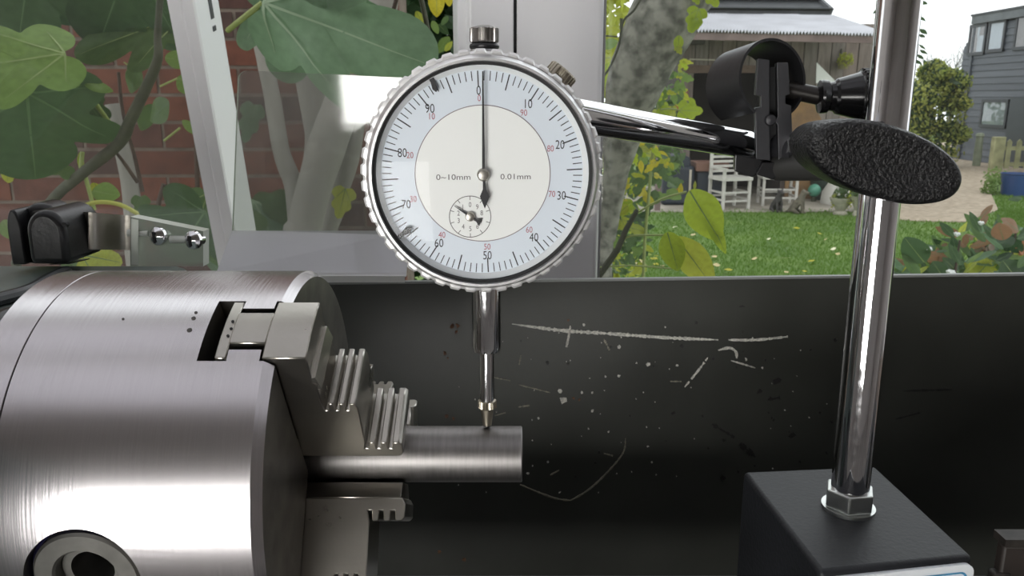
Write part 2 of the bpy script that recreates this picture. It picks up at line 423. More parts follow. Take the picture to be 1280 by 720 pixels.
fl = [(700, 489, 3), (704, 501, 4.5), (730, 406, 1.6), (774, 434, 2), (811, 456, 2.4), (847, 457, 1.6), (757, 471, 1.6), (774, 470, 1.8), (740, 514, 2), (673, 523, 2),
      (727, 491, 1.5), (740, 491, 1.3), (933, 449, 1.8), (953, 460, 1.3), (796, 454, 1.2), (685, 578, 1.4), (761, 540, 1.2), (810, 558, 1.2), (660, 592, 1.4), (808, 534, 1), (815, 578, 1), (708, 452, 1), (832, 409, 1.2)]
fl += [(rs.uniform(560, 1050), rs.uniform(410, 620), rs.uniform(.4, .9)) for _ in range(60)]
o = obj('scratch_flecks', flecks(fl, scr), scr, sg, smooth=None, kind='stuff')
fk = [(565, 408, 3), (572, 407, 2.5), (570, 415, 2), (556, 442, 2), (558, 521, 2.5), (567, 524, 2), (717, 498, 2), (724, 500, 1.6), (560, 448, 1.4), (580, 700, 2), (550, 690, 2.5), (710, 400, 1.6)]
o = obj('rust_flecks', flecks(fk, rust), rust, sg, smooth=None, kind='stuff')
fk = [(904, 598, 3), (972, 476, 5), (950, 490, 3), (928, 386, 4), (870, 404, 2), (990, 545, 4), (963, 497, 2)] + [(rs.uniform(640, 1100), rs.uniform(410, 600), rs.uniform(.8, 2)) for _ in range(45)]
o = obj('dark_flecks', flecks(fk, scrk), scrk, sg, smooth=None, kind='stuff')

AX = Vector((0, .2039, CZ - .0960))                    # spindle axis, along x
head_p = mat('headstock_paint', (.17, .20, .19), .33, var=.08, vscale=30, bump=.06, bscale=300)
lathe = thing('lathe', 'grey green lathe headstock and bed behind the big chuck', 'lathe', (-.2, .21, ZT))
obj('headstock', MB().box((-.47, .100, CZ - .26), (-.1220, .302, CZ - .0626)), head_p, lathe, bevel=.006, bseg=3)
b = MB().box((-.47, .14, CZ - .26), (.6, .185, CZ - .186)).box((-.47, .235, CZ - .26), (.6, .285, CZ - .186))
b.box((-.47, .14, ZT), (-.40, .285, CZ - .25)).box((.5, .14, ZT), (.58, .285, CZ - .25))
obj('bed', b, mat('bed_steel', (.10, .10, .10), .4, .6, var=.2, vscale=20), lathe, bevel=.002)
obj('chip_tray', MB().box((x0, .02, ZT - .004), (x1, .4155, ZT)), mat('tray_paint', (.015, .015, .015), .6, var=.3, vscale=30), lathe)
obj('spindle', MB().cyl((-.135, AX.y, AX.z), (-.1195, AX.y, AX.z), .03), jawdark, lathe)

# ------------------------------------------------------------------ chuck
RC = .0505
chuck = thing('lathe_chuck', 'large brushed steel three-jaw lathe chuck at the left', 'chuck', (-.09, AX.y, AX.z - RC))
EX = Vector((1, 0, 0))
def er(p): return Vector((0, -math.cos(R(p)), math.sin(R(p))))
def et(p): return Vector((0, math.sin(R(p)), math.cos(R(p))))
XF, XB = -.0536, -.1110
body = obj('body', MB().lathe(AX + EX * XB, EX, [(RC - .0002, 0), (RC, .0002), (RC, XF - XB - .0022), (RC - .0016, XF - XB)], 160), [chuckm, jawdark], chuck)
JPHI = (60, 180, -60)
cut = MB(); tongue = []
for ph in JPHI:
    o = AX; e, t = er(ph), et(ph)
    # slot floor at r=.026, open to the front; full width at the back, narrower between the two guide tongues
    sl = [(-.0708, -.0096), (-.0642, -.0096), (-.0642, -.0066), (-.0568, -.0066), (-.0568, -.0096), (-.045, -.0096), (-.045, .0096), (-.0568, .0096), (-.0568, .0066), (-.0642, .0066), (-.0642, .0096), (-.0708, .0096)]
    c = MB().prism([(x, y) for x, y in sl], o, EX, t, e, .020 if ph == 60 else .012, .07)
    cut.v, cut.f, cut.mi = [], [], []
    cut.add(c.v, c.f)
    co = obj('cutter', cut, blackgap, None, smooth=None)
    md = body.modifiers.new('b', 'BOOLEAN'); md.operation = 'DIFFERENCE'; md.object = co; md.solver = 'EXACT'
    bake(body); bpy.data.objects.remove(co)
# radial slot through the face down to the bore, bore, key socket
KP = -7.6; KX = -.0930
cuts = [MB().cyl((-.10, AX.y, AX.z), (.0, AX.y, AX.z), .011, seg=40)]
cuts.append(MB().cyl(AX + EX * KX + er(KP) * .034, AX + EX * KX + er(KP) * .07, .0128, seg=64))
for ph in JPHI:
    cuts.append(MB().prism([(-.066, -.0092), (-.0, -.0092), (-.0, .0092), (-.066, .0092)], AX, EX, et(ph), er(ph), .004, .0262))
for c in cuts:
    co = obj('cutter', c, blackgap, None, smooth=None)
    md = body.modifiers.new('b', 'BOOLEAN'); md.operation = 'DIFFERENCE'; md.object = co; md.solver = 'EXACT'
    bake(body); bpy.data.objects.remove(co)
body.data.set_sharp_from_angle(angle=R(25))
# the chuck face gets a darker metal, standing in for its dark reflections
while len(body.data.materials) > 2: body.data.materials.pop()
for p in body.data.polygons:
    p.material_index = 1 if p.normal.x > .9 else 0
    r = math.hypot(p.center.y - 0, p.center.z - RC) # local: origin at base
    if p.normal.x <= .9 and r < RC - .003: p.material_index = 1
obj('backplate', MB().lathe(AX + EX * -.1201, EX, [(RC - .0002, 0), (RC, .0002), (RC, .0088), (RC - .0002, .0089)], 160), chuckm, chuck)
obj('seam', MB().lathe(AX + EX * -.1113, EX, [(RC - .0006, 0), (RC - .0006, .0004)], 120), blackgap, chuck)

def ser(x0, x1, r, n, dpt):      # serrated step: outline pieces from x1 down to x0 at radius r
    out = []; w = (x1 - x0) / n
    for i in range(n):
        a = x1 - i * w
        out += [(a, r), (a - w * .55, r), (a - w * .60, r - dpt), (a - w * .97, r - dpt)]
    return out
def jaw_mb(ph):
    e, t = er(ph), et(ph); mb = MB()
    def slab(poly, h0, h1, ns=6, outer=True):
        """outline in (x,r), swept across the tangent; points with r>=RC-.001 follow the round"""
        n = len(poly); vs = []
        for k in range(ns + 1):
            q = h0 + (h1 - h0) * k / ns
            for x, r in poly:
                rr = math.sqrt(max(r * r - q * q, 1e-8)) if r > .045 else r
                vs.append(AX + EX * x + e * rr + t * q)
        fs = [tuple(range(n)), tuple(reversed(range(ns * n, ns * n + n)))]
        for k in range(ns):
            for i in range(n):
                j = (i + 1) % n
                fs.append((k * n + i, k * n + j, (k + 1) * n + j, (k + 1) * n + i))
        mb.add(vs, fs)
    Ro = RC + .0002
    slab([(-.0670, .030), (-.0644, .030), (-.0644, Ro), (-.0670, Ro)], -.0090, .0090)        # rear foot
    slab([(-.0646, .030), (-.0562, .030), (-.0562, Ro), (-.0646, Ro)], -.0049, .0049)        # neck
    prof = [(-.0563, .0120), (-.0286, .0120), (-.0278, .0135), (-.0278, .0170)]
    prof += ser(-.0376, -.0286, .0178, 3, .0026)
    prof += [(-.0370, .0180), (-.0370, .0316)]
    prof += ser(-.0452, -.0376, .0334, 3, .0026)
    prof += [(-.0455, .0345), (-.0455, .0405), (-.0463, .0412), (-.0463, Ro - .002), (-.0463, Ro), (-.0563, Ro)]
    slab(prof, -.0090, .0090)
    # tapered gripping end
    vs = []
    for x0, x1, r, h in ((-.0560, -.0290, .01205, .0090), (-.0560, -.0290, .0079, .0052)):
        vs += [AX + EX * x0 + e * r - t * h, AX + EX * x1 + e * r - t * h, AX + EX * x1 + e * r + t * h, AX + EX * x0 + e * r + t * h]
    mb.hexa(vs)
    return mb
for ph in JPHI:
    j = obj('jaw', jaw_mb(ph), jawm, chuck, smooth=25, bevel=.00025, bseg=1)
    if ph == 60:
        g = MB()                                   # ground relief on the end of the jaw
        e, t = er(ph), et(ph)
        g.hexa([AX + EX * -.0465 + e * .0385 - t * .0088, AX + EX * -.0447 + e * .0385 - t * .0085, AX + EX * -.0447 + e * .0385 + t * .0080, AX + EX * -.0465 + e * .0385 + t * .0080,
                AX + EX * -.0465 + e * .0425 - t * .0088, AX + EX * -.0456 + e * .0425 - t * .0085, AX + EX * -.0456 + e * .0425 + t * .0080, AX + EX * -.0465 + e * .0425 + t * .0080])
        obj('end_rib', g, jawm, j, smooth=None)
        d = MB()
        for px, py in ((291, 402), (289, 411), (285, 420)):
            dirv = (W(px, py, .3) - Vector((0, 0, CZ))).normalized()
            # meet the cylinder
            best = None
            for k in range(1500, 2600):
                q = Vector((0, 0, CZ)) + dirv * (k / 10000)
                if math.hypot(q.y - AX.y, q.z - AX.z) < RC + .0003: best = q; break
            nrm = Vector((0, best.y - AX.y, best.z - AX.z)).normalized()
            d.lathe(best - nrm * .0004, nrm, [(.00035, 0), (.00035, .0006), (.0002, .00065)], 8)
        obj('punch_mark', d, blackgap, j, smooth=None)
d = MB()
for px, py, r in ((245, 391, .0004), (242, 398, .00052), (237, 413, .00062), (154, 399, .0003)):
    dirv = (W(px, py, .3) - Vector((0, 0, CZ))).normalized()
    for k in range(1500, 2600):
        q = Vector((0, 0, CZ)) + dirv * (k / 10000)
        if math.hypot(q.y - AX.y, q.z - AX.z) < RC: break
    nrm = Vector((0, q.y - AX.y, q.z - AX.z)).normalized()
    d.lathe(q - nrm * .0006, nrm, [(r, 0), (r, .0008), (r * .6, .00085)], 8)
obj('punch_mark', d, mat('punch_dark', (.05, .045, .04), .6), chuck, smooth=None)

ko = AX + EX * KX; ke = er(KP)
ringm = mat('socket_steel', (.22, .215, .20), .42, .85, var=.15, vscale=200)
ks = obj('key_socket', MB().lathe(ko, ke, [(.0117, .036), (.0117, .0486), (.0111, .0492), (.0074, .0492), (.0069, .0486), (.0066, .036)], 64, closed=True), ringm, chuck)
kt = et(KP)
q = MB(); a = .0046; bq = .0072
for s in ((a, -bq, bq, bq), (-bq, -bq, -a, bq), (-a, a, a, bq), (-a, -bq, a, -a)):
    q.prism([(s[0], s[1]), (s[2], s[1]), (s[2], s[3]), (s[0], s[3])], ko, EX, kt, ke, .037, .0462)
# keep the square inside the round bore
obj('square_socket', MB().lathe(ko, ke, [(.0067, .037), (.0067, .0462), (.0048, .0462), (.0048, .037)], 4 * 10, rmod=None, closed=True), ringm, ks)
obj('socket_floor', MB().cyl(ko + ke * .0365, ko + ke * .0372, .0067, seg=40), blackgap, ks)
obj('socket_gap', MB().lathe(ko, ke, [(.0127, .0360), (.0127, .0470), (.0119, .0470), (.0119, .0360)], 64, closed=True), mat('blued_gap', (.012, .010, .05), .3, .5), ks)

# ------------------------------------------------------------------ the bar in the chuck
bar = MB().lathe(Vector((-.085, AX.y, AX.z)), EX, [(.0076, 0), (.0076, .0875), (.0073, .0878)], 80)
tag(obj('steel_bar', bar, barm, smooth=30), 'round turned steel bar gripped in the chuck jaws under the plunger', 'steel bar')
# a block of the lathe's carriage at the right edge
sb = thing('tailstock', 'dark brown steel casting standing at the lower right edge', 'tailstock', (.235, .262, CZ - .186))
zt = W(1257, 673, .25).z; xt = W(1257, 673, .25).x
tm = mat('brown_casting', (.022, .016, .013), .6, var=.3, vscale=60)
b = MB().box((xt, .25, CZ - .186), (.32, .2545, zt - .003)); obj('body', b, tm, sb, bevel=.001)
b = MB().box((xt - .0005, .249, zt - .0028), (.33, .256, zt)); sm = mat('scuffed_steel', (.035, .03, .026), .55, .4, var=.5, vscale=200); obj('top_plate', b, sm, sb)
f0, f1 = W(1217, 692, .262), W(1254, 712, .25)
b = MB().box((f0.x, .249, CZ - .186), (xt + .004, .2535, f0.z)); obj('foot', b, sm, sb, bevel=.001)
# ================================================================== CHUCK GUARD (clear shield on a hinge block)
acr = glass('clear_acrylic', (.86, .87, .86), haze=.10, hazecol=(.50, .50, .47), boost=1.5, rough=.05)
acre = mat('acrylic_edge', (.62, .66, .58), .25, spec=.6)
acr2 = glass('clear_acrylic_block', (.80, .83, .79), haze=.36, hazecol=(.74, .78, .70), boost=1.8)
cg = thing('chuck_guard', 'clear acrylic chuck guard on a black hinge block, propped up behind the chuck', 'chuck guard', (-.13, .38, CZ - .06))
def shield_pt(px, py):
    return W(px, py, .396 - .0045 * ((px - 400) / 105 * 1.29) + (.0 if py > 293 else -(py - 293) / 205 * -.0056))
outl = []
def rc(cx, cy, r, a0, a1, n=6): return [(cx + r * math.cos(R(a0 + (a1 - a0) * i / n)), cy + r * math.sin(R(a0 + (a1 - a0) * i / n))) for i in range(n + 1)]
top = rc(309, 100, 12, 180, 265) + rc(501, 108, 11, 275, 360)
loop = [(290, 293)] + top + [(513, 293)]
def sheet(loop, ptf, nrm, th):
    vs = [ptf(x, y) for x, y in loop]; n = len(vs)
    return vs, [v + nrm * th for v in vs]
def sheet_objs(name, front, back, parent, m, edge_m, rim):
    n = len(front)
    o = obj(name, MB().add(front + back, [tuple(range(n)), tuple(reversed(range(n, 2 * n)))]), m, parent, smooth=None)
    for run in ([[i] for i in rim] if isinstance(rim, tuple) else [rim]):
        e = MB()
        for i in run: e.add([front[i], front[(i + 1) % n], back[(i + 1) % n], back[i]], [(0, 1, 2, 3)])
        obj('edge', e, edge_m, o, smooth=None, recalc=False)
    return o
f, bk = sheet(loop, shield_pt, Vector((0, 1, 0)), .0020)
sheet_objs('shield', f, bk, cg, acr, acre, range(len(loop) - 1))
# lower lip, bent towards the lathe
lp = [W(290, 293, .396 + .0047), W(513, 293, .396 - .0048), W(508, 346, .3785), W(270, 346, .3835)]
o = sheet_objs('lip', lp, [p + Vector((0, .0007, .0018)) for p in lp], cg, glass('acrylic_lip', (.80, .80, .82), haze=.80, hazecol=(.92, .92, .95), boost=1.8), acre, (1, 3))  # strong white haze stands in for the sky reflected by the lip
b = MB().hexa([W(395, 353, .378), W(506, 353, .378), W(506, 353, .3825), W(395, 353, .3825), W(395, 345, .378), W(506, 345, .378), W(506, 345, .3825), W(395, 345, .3825)])
obj('lip_edge', b, mat('lip_edge_white', (.75, .76, .72), .4), cg)
# hinge block (black), strap (steel), acrylic holder with two screws
YB2 = .292
def hinge_part(x0, x1, yt, yb, Y0, Y1, dome):
    pts = []
    a, c = W(x0, yb, Y0), W(x1, yb, Y0); tz = W((x0 + x1) / 2, yt, Y0).z; w = c.x - a.x; h = tz - a.z; out = [(0, 0), (w, 0)]
    n = 12
    for i in range(n + 1):
        t = math.pi * i / n
        out.append((w / 2 + w / 2 * math.cos(t), h - dome + dome * math.sin(t)))
    return MB().prism(out, a, (1, 0, 0), (0, 0, 1), (0, 1, 0), 0, Y1 - Y0)
hb = obj('hinge_block', hinge_part(37, 86, 263, 331, .276, .302, .008), blackpl, cg, bevel=.0022, bseg=3)
obj('hinge_cheek', hinge_part(15, 33, 262, 331, .283, .305, .008), blackpl, cg, bevel=.0015)
obj('hinge_crown', hinge_part(30, 82, 254, 331, .290, .304, .0085), blackpl, cg, bevel=.0025, bseg=3)
obj('hinge_hole', MB().cyl(W(80, 281, .2757), W(80, 281, .2757) + Vector((0, .002, 0)), .0009), blackgap, cg)
pts = []
strapm = mat('steel_strap', (.40, .375, .33), .33, 1, var=.1, vscale=40, bump=.08, bscale=1, stretch=(15, 15, 900))
mb = MB(); seg = 16; vs = []
for i in range(seg + 1):
    px = 84 + (168 - 84) * i / seg
    Y = .296 - .006 * math.sin(math.pi * min(1, max(0, (i / seg - .05) / .9)) * 1.6) * (1 if i / seg > .3 else .6)
    yt, yb = 263 + (270 - 263) * i / seg, 311 + (313 - 311) * i / seg
    vs += [W(px, yb, Y), W(px, yt, Y), W(px, yt, Y + .0012), W(px, yb, Y + .0012)]
fs = []
for i in range(seg):
    a, c = i * 4, i * 4 + 4
    fs += [(a + k, a + (k + 1) % 4, c + (k + 1) % 4, c + k) for k in range(4)]
fs += [(3, 2, 1, 0), (seg * 4, seg * 4 + 1, seg * 4 + 2, seg * 4 + 3)]
obj('steel_strap', mb.add(vs, fs), strapm, cg)
q = [W(163, 333, .297), W(254, 333, .300), W(254, 289, .300), W(163, 271, .297)]
blk = obj('holder_plate', MB().add(q + [p + Vector((0, .006, 0)) for p in q], [(0, 1, 2, 3), (7, 6, 5, 4)]), acr2, cg, smooth=None)
e = MB()
for i, j in ((1, 2), (2, 3), (3, 0)):
    a, c = q[i], q[j]; e.add([a, c, c + Vector((0, .006, 0)), a + Vector((0, .006, 0))], [(0, 1, 2, 3)])
obj('edge', e, acre, blk, smooth=None)
obj('edge_strip', MB().hexa([W(164, 331, .2965), W(173, 331, .2965), W(173, 331, .298), W(164, 331, .298), W(164, 273, .2965), W(173, 275, .2965), W(173, 275, .298), W(164, 273, .298)]), acre, blk, smooth=None)
for sx, sy in ((199, 295), (243, 300)):
    c0 = W(sx, sy, .2975)
    s = obj('screw', MB().lathe(c0, (-.25, -1, .1), [(.0022, -.004), (.0022, .0), (.0036, .0002), (.0034, .0014), (.0020, .0024), (.0004, .0027)], 24), chrome, cg)
    obj('screw_slot', MB().beam(c0 + Vector((-.001, -.0027, .002)), c0 + Vector((-.0006, -.0029, -.0022)), .0007, .0006), blackgap, s, smooth=None)
for x0, x1, y in ((160, 186, 291), (213, 232, 299)):
    obj('pin', MB().cyl(W(x0, y, .2985), W(x1, y + .5, .2985), .0014), mat('pale_pin', (.55, .57, .53), .35), cg)

# black cable and strap lying on the headstock
cb = MB().tube(catmull([G(x, y, CZ - .0604) for x, y in ((-40, 384), (0, 374), (35, 364), (60, 350), (84, 339))], 6), [.0022] * 24 + [.0020], 10)
tag(obj('cable', cb, mat('black_rubber', (.012, .014, .016), .35)), 'black cable lying across the grey green headstock behind the chuck', 'cable')
cb = MB().tube(catmull([G(x, y, CZ - .0596) for x, y in ((-30, 425), (0, 402), (30, 394), (60, 396))], 6), .003, 10)
tag(obj('hose', cb, mat('black_rubber', (.012, .014, .016), .35)), 'dark hose end at the left picture edge below the black cable', 'hose')
b = MB().hexa([W(62, 331, .296), W(88, 330, .296), W(112, 324, .305), W(88, 326, .305)] + [W(62, 330, .296), W(88, 329, .296), W(112, 323, .305), W(88, 325, .305)])
tag(obj('metal_shim', b, blackmetal, smooth=None), 'thin black pointed shim lying beside the black hinge block', 'shim')

# ================================================================== DIAL INDICATOR
DO = W(605, 220, .195)
dial = thing('dial_indicator', 'round white dial test gauge with knurled silver bezel touching the steel bar', 'dial gauge', DO)
dial.rotation_euler = (0, 0, R(5))
V = Vector; Yx = V((0, 1, 0))
def dobj(name, mb, m, parent=dial, **k): return obj(name, mb, m, parent, local=True, **k)
bezm = mat('satin_bezel', (.66, .655, .66), .30, .75, var=.06, vscale=60)
knm = mat('knurled_bezel', (.80, .795, .79), .38, .55, var=.08, vscale=200)
dobj('bezel', MB().lathe((0, 0, 0), Yx, [(.0268, .0012), (.0270, .0), (.0276, .0), (.0284, .0016), (.0285, .0022), (.0285, .010), (.0268, .010)], 128, closed=True), bezm)
def knurl(t, r, h):
    if r < .0288: return 1
    u = (t * 46 / (2 * math.pi)) % 1
    return 1.0 if .12 < u < .72 else .980
dobj('knurled_ring', MB().lathe((0, 0, 0), Yx, [(.0282, .0024), (.0293, .0026), (.0299, .0032), (.0299, .0092), (.0294, .0098), (.0282, .0100)], 46 * 8, knurl, closed=True), knm, smooth=20)
dobj('gasket', MB().lathe((0, 0, 0), Yx, [(.0268, .0010), (.0268, .0022), (.0261, .0022), (.0262, .0012)], 128, closed=True), mat('black_gasket', (.01, .01, .01), .7))
dobj('shade_ring', MB().lathe((0, 0, 0), Yx, [(.0268, .0023), (.0268, .0050), (.0250, .0050), (.0250, .0040), (.0262, .0023)], 128, closed=True), mat('pale_ring', (.78, .80, .81), .4))
dobj('case', MB().lathe((0, 0, 0), Yx, [(.0255, .0066), (.0258, .0066), (.0258, .0158), (.0250, .0168), (.004, .0168)], 96, closed=False), mat('satin_case', (.55, .55, .55), .3, 1))
FY = .0042; K = .001 / 5.02
dobj('dial_face', MB().cyl((0, FY, 0), (0, FY + .0006, 0), .0258, seg=128), mat('blue_white_card', (.70, .76, .83), .45))
dobj('dial_centre', MB().cyl((0, FY - .00010, 0), (0, FY, 0), 84 * K, seg=128), mat('warm_white_card', (.86, .87, .85), .45))
ink = mat('black_ink', (.035, .035, .04), .6); red = mat('red_ink', (.42, .13, .16), .6); grey = mat('grey_ink', (.22, .18, .20), .6); brown = mat('soft_ink', (.13, .12, .12), .6)
TILT = R(-2.6)
def polar(a, r): return V((r * math.sin(a), 0, r * math.cos(a)))
mk = MB()
for i in range(100):
    a = TILT + 2 * math.pi * i / 100
    r1 = 124.5; r0 = 106 if i % 10 == 0 else (105 if i % 5 == 0 else 113)
    w = (.55 if i % 5 else .75) * K; d = polar(a + math.pi / 2, 1)
    p0, p1 = polar(a, r0 * K), polar(a, r1 * K); y = V((0, FY - .00006, 0))
    mk.add([p0 - d * w + y, p1 - d * w + y, p1 + d * w + y, p0 + d * w + y], [(0, 1, 2, 3)])
dobj('scale_marks', mk, ink, smooth=None)
tm1, tm2 = MB(), MB()
for i in range(10):
    a = TILT + 2 * math.pi * i / 10
    p = polar(a, (102.5 if i else 101.5) * K); text_mb(tm1, str(i * 10), p + V((0, FY - .00006, 0)), .0031, (1, 0, 0), (0, 0, 1), .76)
rp = {0: (600.5, 127), 1: (655, 144.5), 2: (688.5, 188), 3: (691, 244.5), 4: (662.5, 289.5), 5: (609, 310.5), 6: (552, 294.5), 7: (517.5, 249), 8: (515, 195), 9: (543, 148.5)}
for i, (x, y) in rp.items():
    text_mb(tm2, str((10 - i) % 10 * 10), V(((x - 604.5) * K, FY - .00012, (219.3 - y) * K)), .0022, (1, 0, 0), (0, 0, 1), .80)
dobj('scale_numerals', tm1, ink, smooth=None)
dobj('reverse_numerals', tm2, red, smooth=None)
def ring(mb, c, r, w, y, n=96):
    vs = []
    for k in range(n):
        t = 2 * math.pi * k / n
        for rr in (r - w, r + w): vs.append(V((c[0] + rr * math.cos(t), y, c[1] + rr * math.sin(t))))
    mb.add(vs, [(2 * k, 2 * k + 1, (2 * k + 3) % (2 * n), (2 * k + 2) % (2 * n)) for k in range(n)])
rg = MB(); ring(rg, (0, 0), 84 * K, .5 * K, FY - .00014, 160); dobj('centre_circle', rg, grey, smooth=None)
tx = MB()
text_mb(tx, '0~10mm', V(((567 - 604) * K, FY - .00016, -3 * K)), .00195, (1, 0, 0), (0, 0, 1), 1.22)
text_mb(tx, '0.01mm', V(((644.5 - 604) * K, FY - .00016, -3 * K)), .00195, (1, 0, 0), (0, 0, 1), 1.22)
dobj('range_lettering', tx, brown, smooth=None)
sc0 = ((587.3 - 604) * K, (219.3 - 272) * K)
sd = MB(); ring(sd, sc0, 26 * K, .45 * K, FY - .00016, 72)
for i in range(10):
    a = 2 * math.pi * i / 10; d = polar(a + math.pi / 2, 1); y = V((sc0[0], FY - .00016, sc0[1]))
    p0, p1 = polar(a, 21 * K), polar(a, 26 * K); w = .4 * K
    sd.add([p0 - d * w + y, p1 - d * w + y, p1 + d * w + y, p0 + d * w + y], [(0, 1, 2, 3)])
    text_mb(sd, str(i), polar(-a, 15.3 * K) + y, .0018, (1, 0, 0), (0, 0, 1), .8)
dobj('turn_counter_scale', sd, brown, smooth=None)
blk = mat('black_enamel', (.012, .012, .014), .4)
def flat(pts, y, th): return MB().prism(pts, (0, y, 0), (1, 0, 0), (0, 0, 1), (0, 1, 0), 0, th)
P = lambda x, y: ((x - 604.2) * K, (220.5 - y) * K)
hand = flat([P(603.6, 97), P(604.9, 97), P(605.6, 140), P(606.2, 214), P(606.6, 214), P(606.6, 229), P(607.5, 238), P(611.5, 247), P(605.5, 262), P(599.5, 247), P(603.3, 238), P(603.4, 229), P(602.6, 214)], .0022, .0003)
h = dobj('hand', hand, blk, smooth=None)
pinm = mat('pivot_pin', (.42, .40, .36), .3, 1, var=.2, vscale=900)
dobj('pivot', MB().lathe((0, .0016, 0), Yx, [(.0005, -.0001), (.0012, 0), (.00155, .0004), (.00155, .0030)], 24), pinm, h)
sx, sy = 587.3, 272.5
sh = flat([P(sx - 20.5, sy - 14), P(sx - 5, sy - 5.5), P(sx + 6, sy + 2), P(sx + 9, sy + 3.5), P(sx + 15, sy + 3), P(sx + 11, sy + 12.5), P(sx + 7.5, sy + 6.5), P(sx - 1, sy + 1.5), P(sx - 6, sy - 3)], .0032, .0003)
h2 = dobj('counter_hand', sh, blk, smooth=None)
dobj('pivot', MB().lathe((P(sx, sy)[0], .0027, P(sx, sy)[1]), Yx, [(.0005, -.0001), (.0010, 0), (.0012, .0003), (.0012, .0018)], 20), pinm, h2)
for (x0, y0, x1, y1, w0, w1) in ((540, 97, 548, 120, 4.5, 3.2), (489, 303, 513, 286, 4.0, 4.6)):
    a, c = V((*P(x0, y0), 0)), V((*P(x1, y1), 0)); d = (c - a).normalized(); nn = V((-d.y, d.x, 0))
    o2 = [a - nn * w0 * K, a + nn * w0 * K, a.lerp(c, .55) + nn * w0 * .55 * K, c - d * 3 * K + nn * w1 * K, c + d * 1.5 * K, c - d * 3 * K - nn * w1 * K, a.lerp(c, .55) - nn * w0 * .55 * K]
    dobj('limit_marker', flat([(q.x, q.y) for q in o2], .0026, .0007), blk, smooth=None, bevel=.0001)
cry = glass('crystal', (.985, .99, .99), boost=.22)
dobj('crystal', MB().lathe((0, .0010, 0), Yx, [(.0001, -.0014), (.006, -.0013), (.014, -.0008), (.022, .0), (.0266, .0008)], 96, cap=(False, False)), cry, smooth=60)
# stem, plunger, contact tip: on the line x=0, y=SY
SY = .0095
def zpy(py): return W(606, py, DO.y + SY).z - DO.z
sx0 = (W(607.3, 400, DO.y + SY).x - DO.x) + .0010
dobj('stem', MB().lathe((sx0, SY, -.024), (0, 0, -1), [(.00385, 0), (.00385, -.024 - zpy(432)), (.0035, -.024 - zpy(438)), (.0022, -.024 - zpy(438.5))], 40), chrome)
pl = dobj('plunger', MB().lathe((sx0, SY, zpy(436)), (0, 0, -1), [(.00195, 0), (.00195, zpy(436) - zpy(500))], 32), chrome)
ct = dobj('contact_tip', MB().lathe((sx0, SY, zpy(500)), (0, 0, -1), [(.0018, 0), (.0024, .0001), (.0025, .0020), (.0019, .0024), (.0016, .0045), (.0012, zpy(500) - zpy(531))], 40, lambda t, r, h: 1 + (.05 * (1 if math.sin(t * 18) > 0 else -1) if r > .0023 else 0)), brass, pl)
tipz = AX.z + .0076 - DO.z
dobj('contact_ball', MB().lathe((sx0, SY, zpy(530)), (0, 0, -1), [(.0011, 0), (.0012, .0004), (.0009, zpy(530) - tipz - .0004), (.0003, zpy(530) - tipz + .00005)], 24), blackmetal, ct)
# cap on top
def kn(n, amp=.05): return lambda t, r, h: 1 + (amp * (1 if math.sin(t * n) > 0 else -1) if r > .0032 else 0)
dkn = mat('dark_knurl', (.30, .285, .27), .28, 1, var=.25, vscale=250)
z0 = zpy(68)
cp = dobj('plunger_cap', MB().lathe((sx0, SY, zpy(54)), (0, 0, 1), [(.0030, 0), (.0033, .0002), (.00345, .0005), (.00345, .0034), (.0031, .0037), (.0026, .0038), (.0012, .0042)], 18 * 8, kn(18, .03)), dkn, smooth=20)
dobj('cap_spigot', MB().cyl((sx0, SY, z0 - .002), (sx0, SY, zpy(50)), .0028), blackgap, cp)
dobj('o_ring', MB().lathe((sx0, SY, zpy(58.6)), (0, 0, 1), [(.0030, -.0007), (.0036, -.0003), (.0037, .0002), (.0034, .0007), (.0028, .0008)], 40), blackpl, cp)
dobj('collar', MB().lathe((sx0, SY, z0 - .003), (0, 0, 1), [(.0036, 0), (.0036, .0036), (.0033, .0042), (.0028, .0044)], 40), mat('satin_case', (.55, .55, .55)), cp)
# bezel locking screw
a0 = R(39.5); dd = polar(a0, 1)
ls = dobj('lock_screw', MB().lathe(dd * .0265 + V((0, .0085, 0)), dd, [(.0030, 0), (.0036, .0010), (.00375, .0016), (.00375, .0056), (.0034, .0060), (.0008, .0061)], 20 * 8, kn(20, .03)), brass, smooth=20)
# lug on the back that takes the arm
dobj('back_lug', MB().prism([(-.004, -.004), (.024, .008), (.027, .016), (.020, .022), (.004, .014), (-.006, .006)], (0, .0166, 0), (1, 0, 0), (0, 0, 1), (0, 1, 0), 0, .0045), mat('satin_case', (.55, .55, .55)), bevel=.0006)

# ================================================================== MAGNETIC STAND
BZ = CZ - .131
st = thing('magnetic_stand', 'black magnetic base with chrome post carrying the arm of the dial gauge', 'indicator stand', (.11, .2365, CZ - .186))
c4 = [(.0872, .2014), (.1352, .2095), (.1324, .2685), (.0830, .2640)]
bm_ = mat('black_crinkle_base', (.011, .012, .0145), .5, var=.25, vscale=30, bump=.2, bscale=700, spec=.35)
b = MB().hexa([(x, y, CZ - .186) for x, y in c4] + [(x, y, BZ) for x, y in c4])
base = obj('base', b, bm_, st, bevel=.0016, bseg=3)
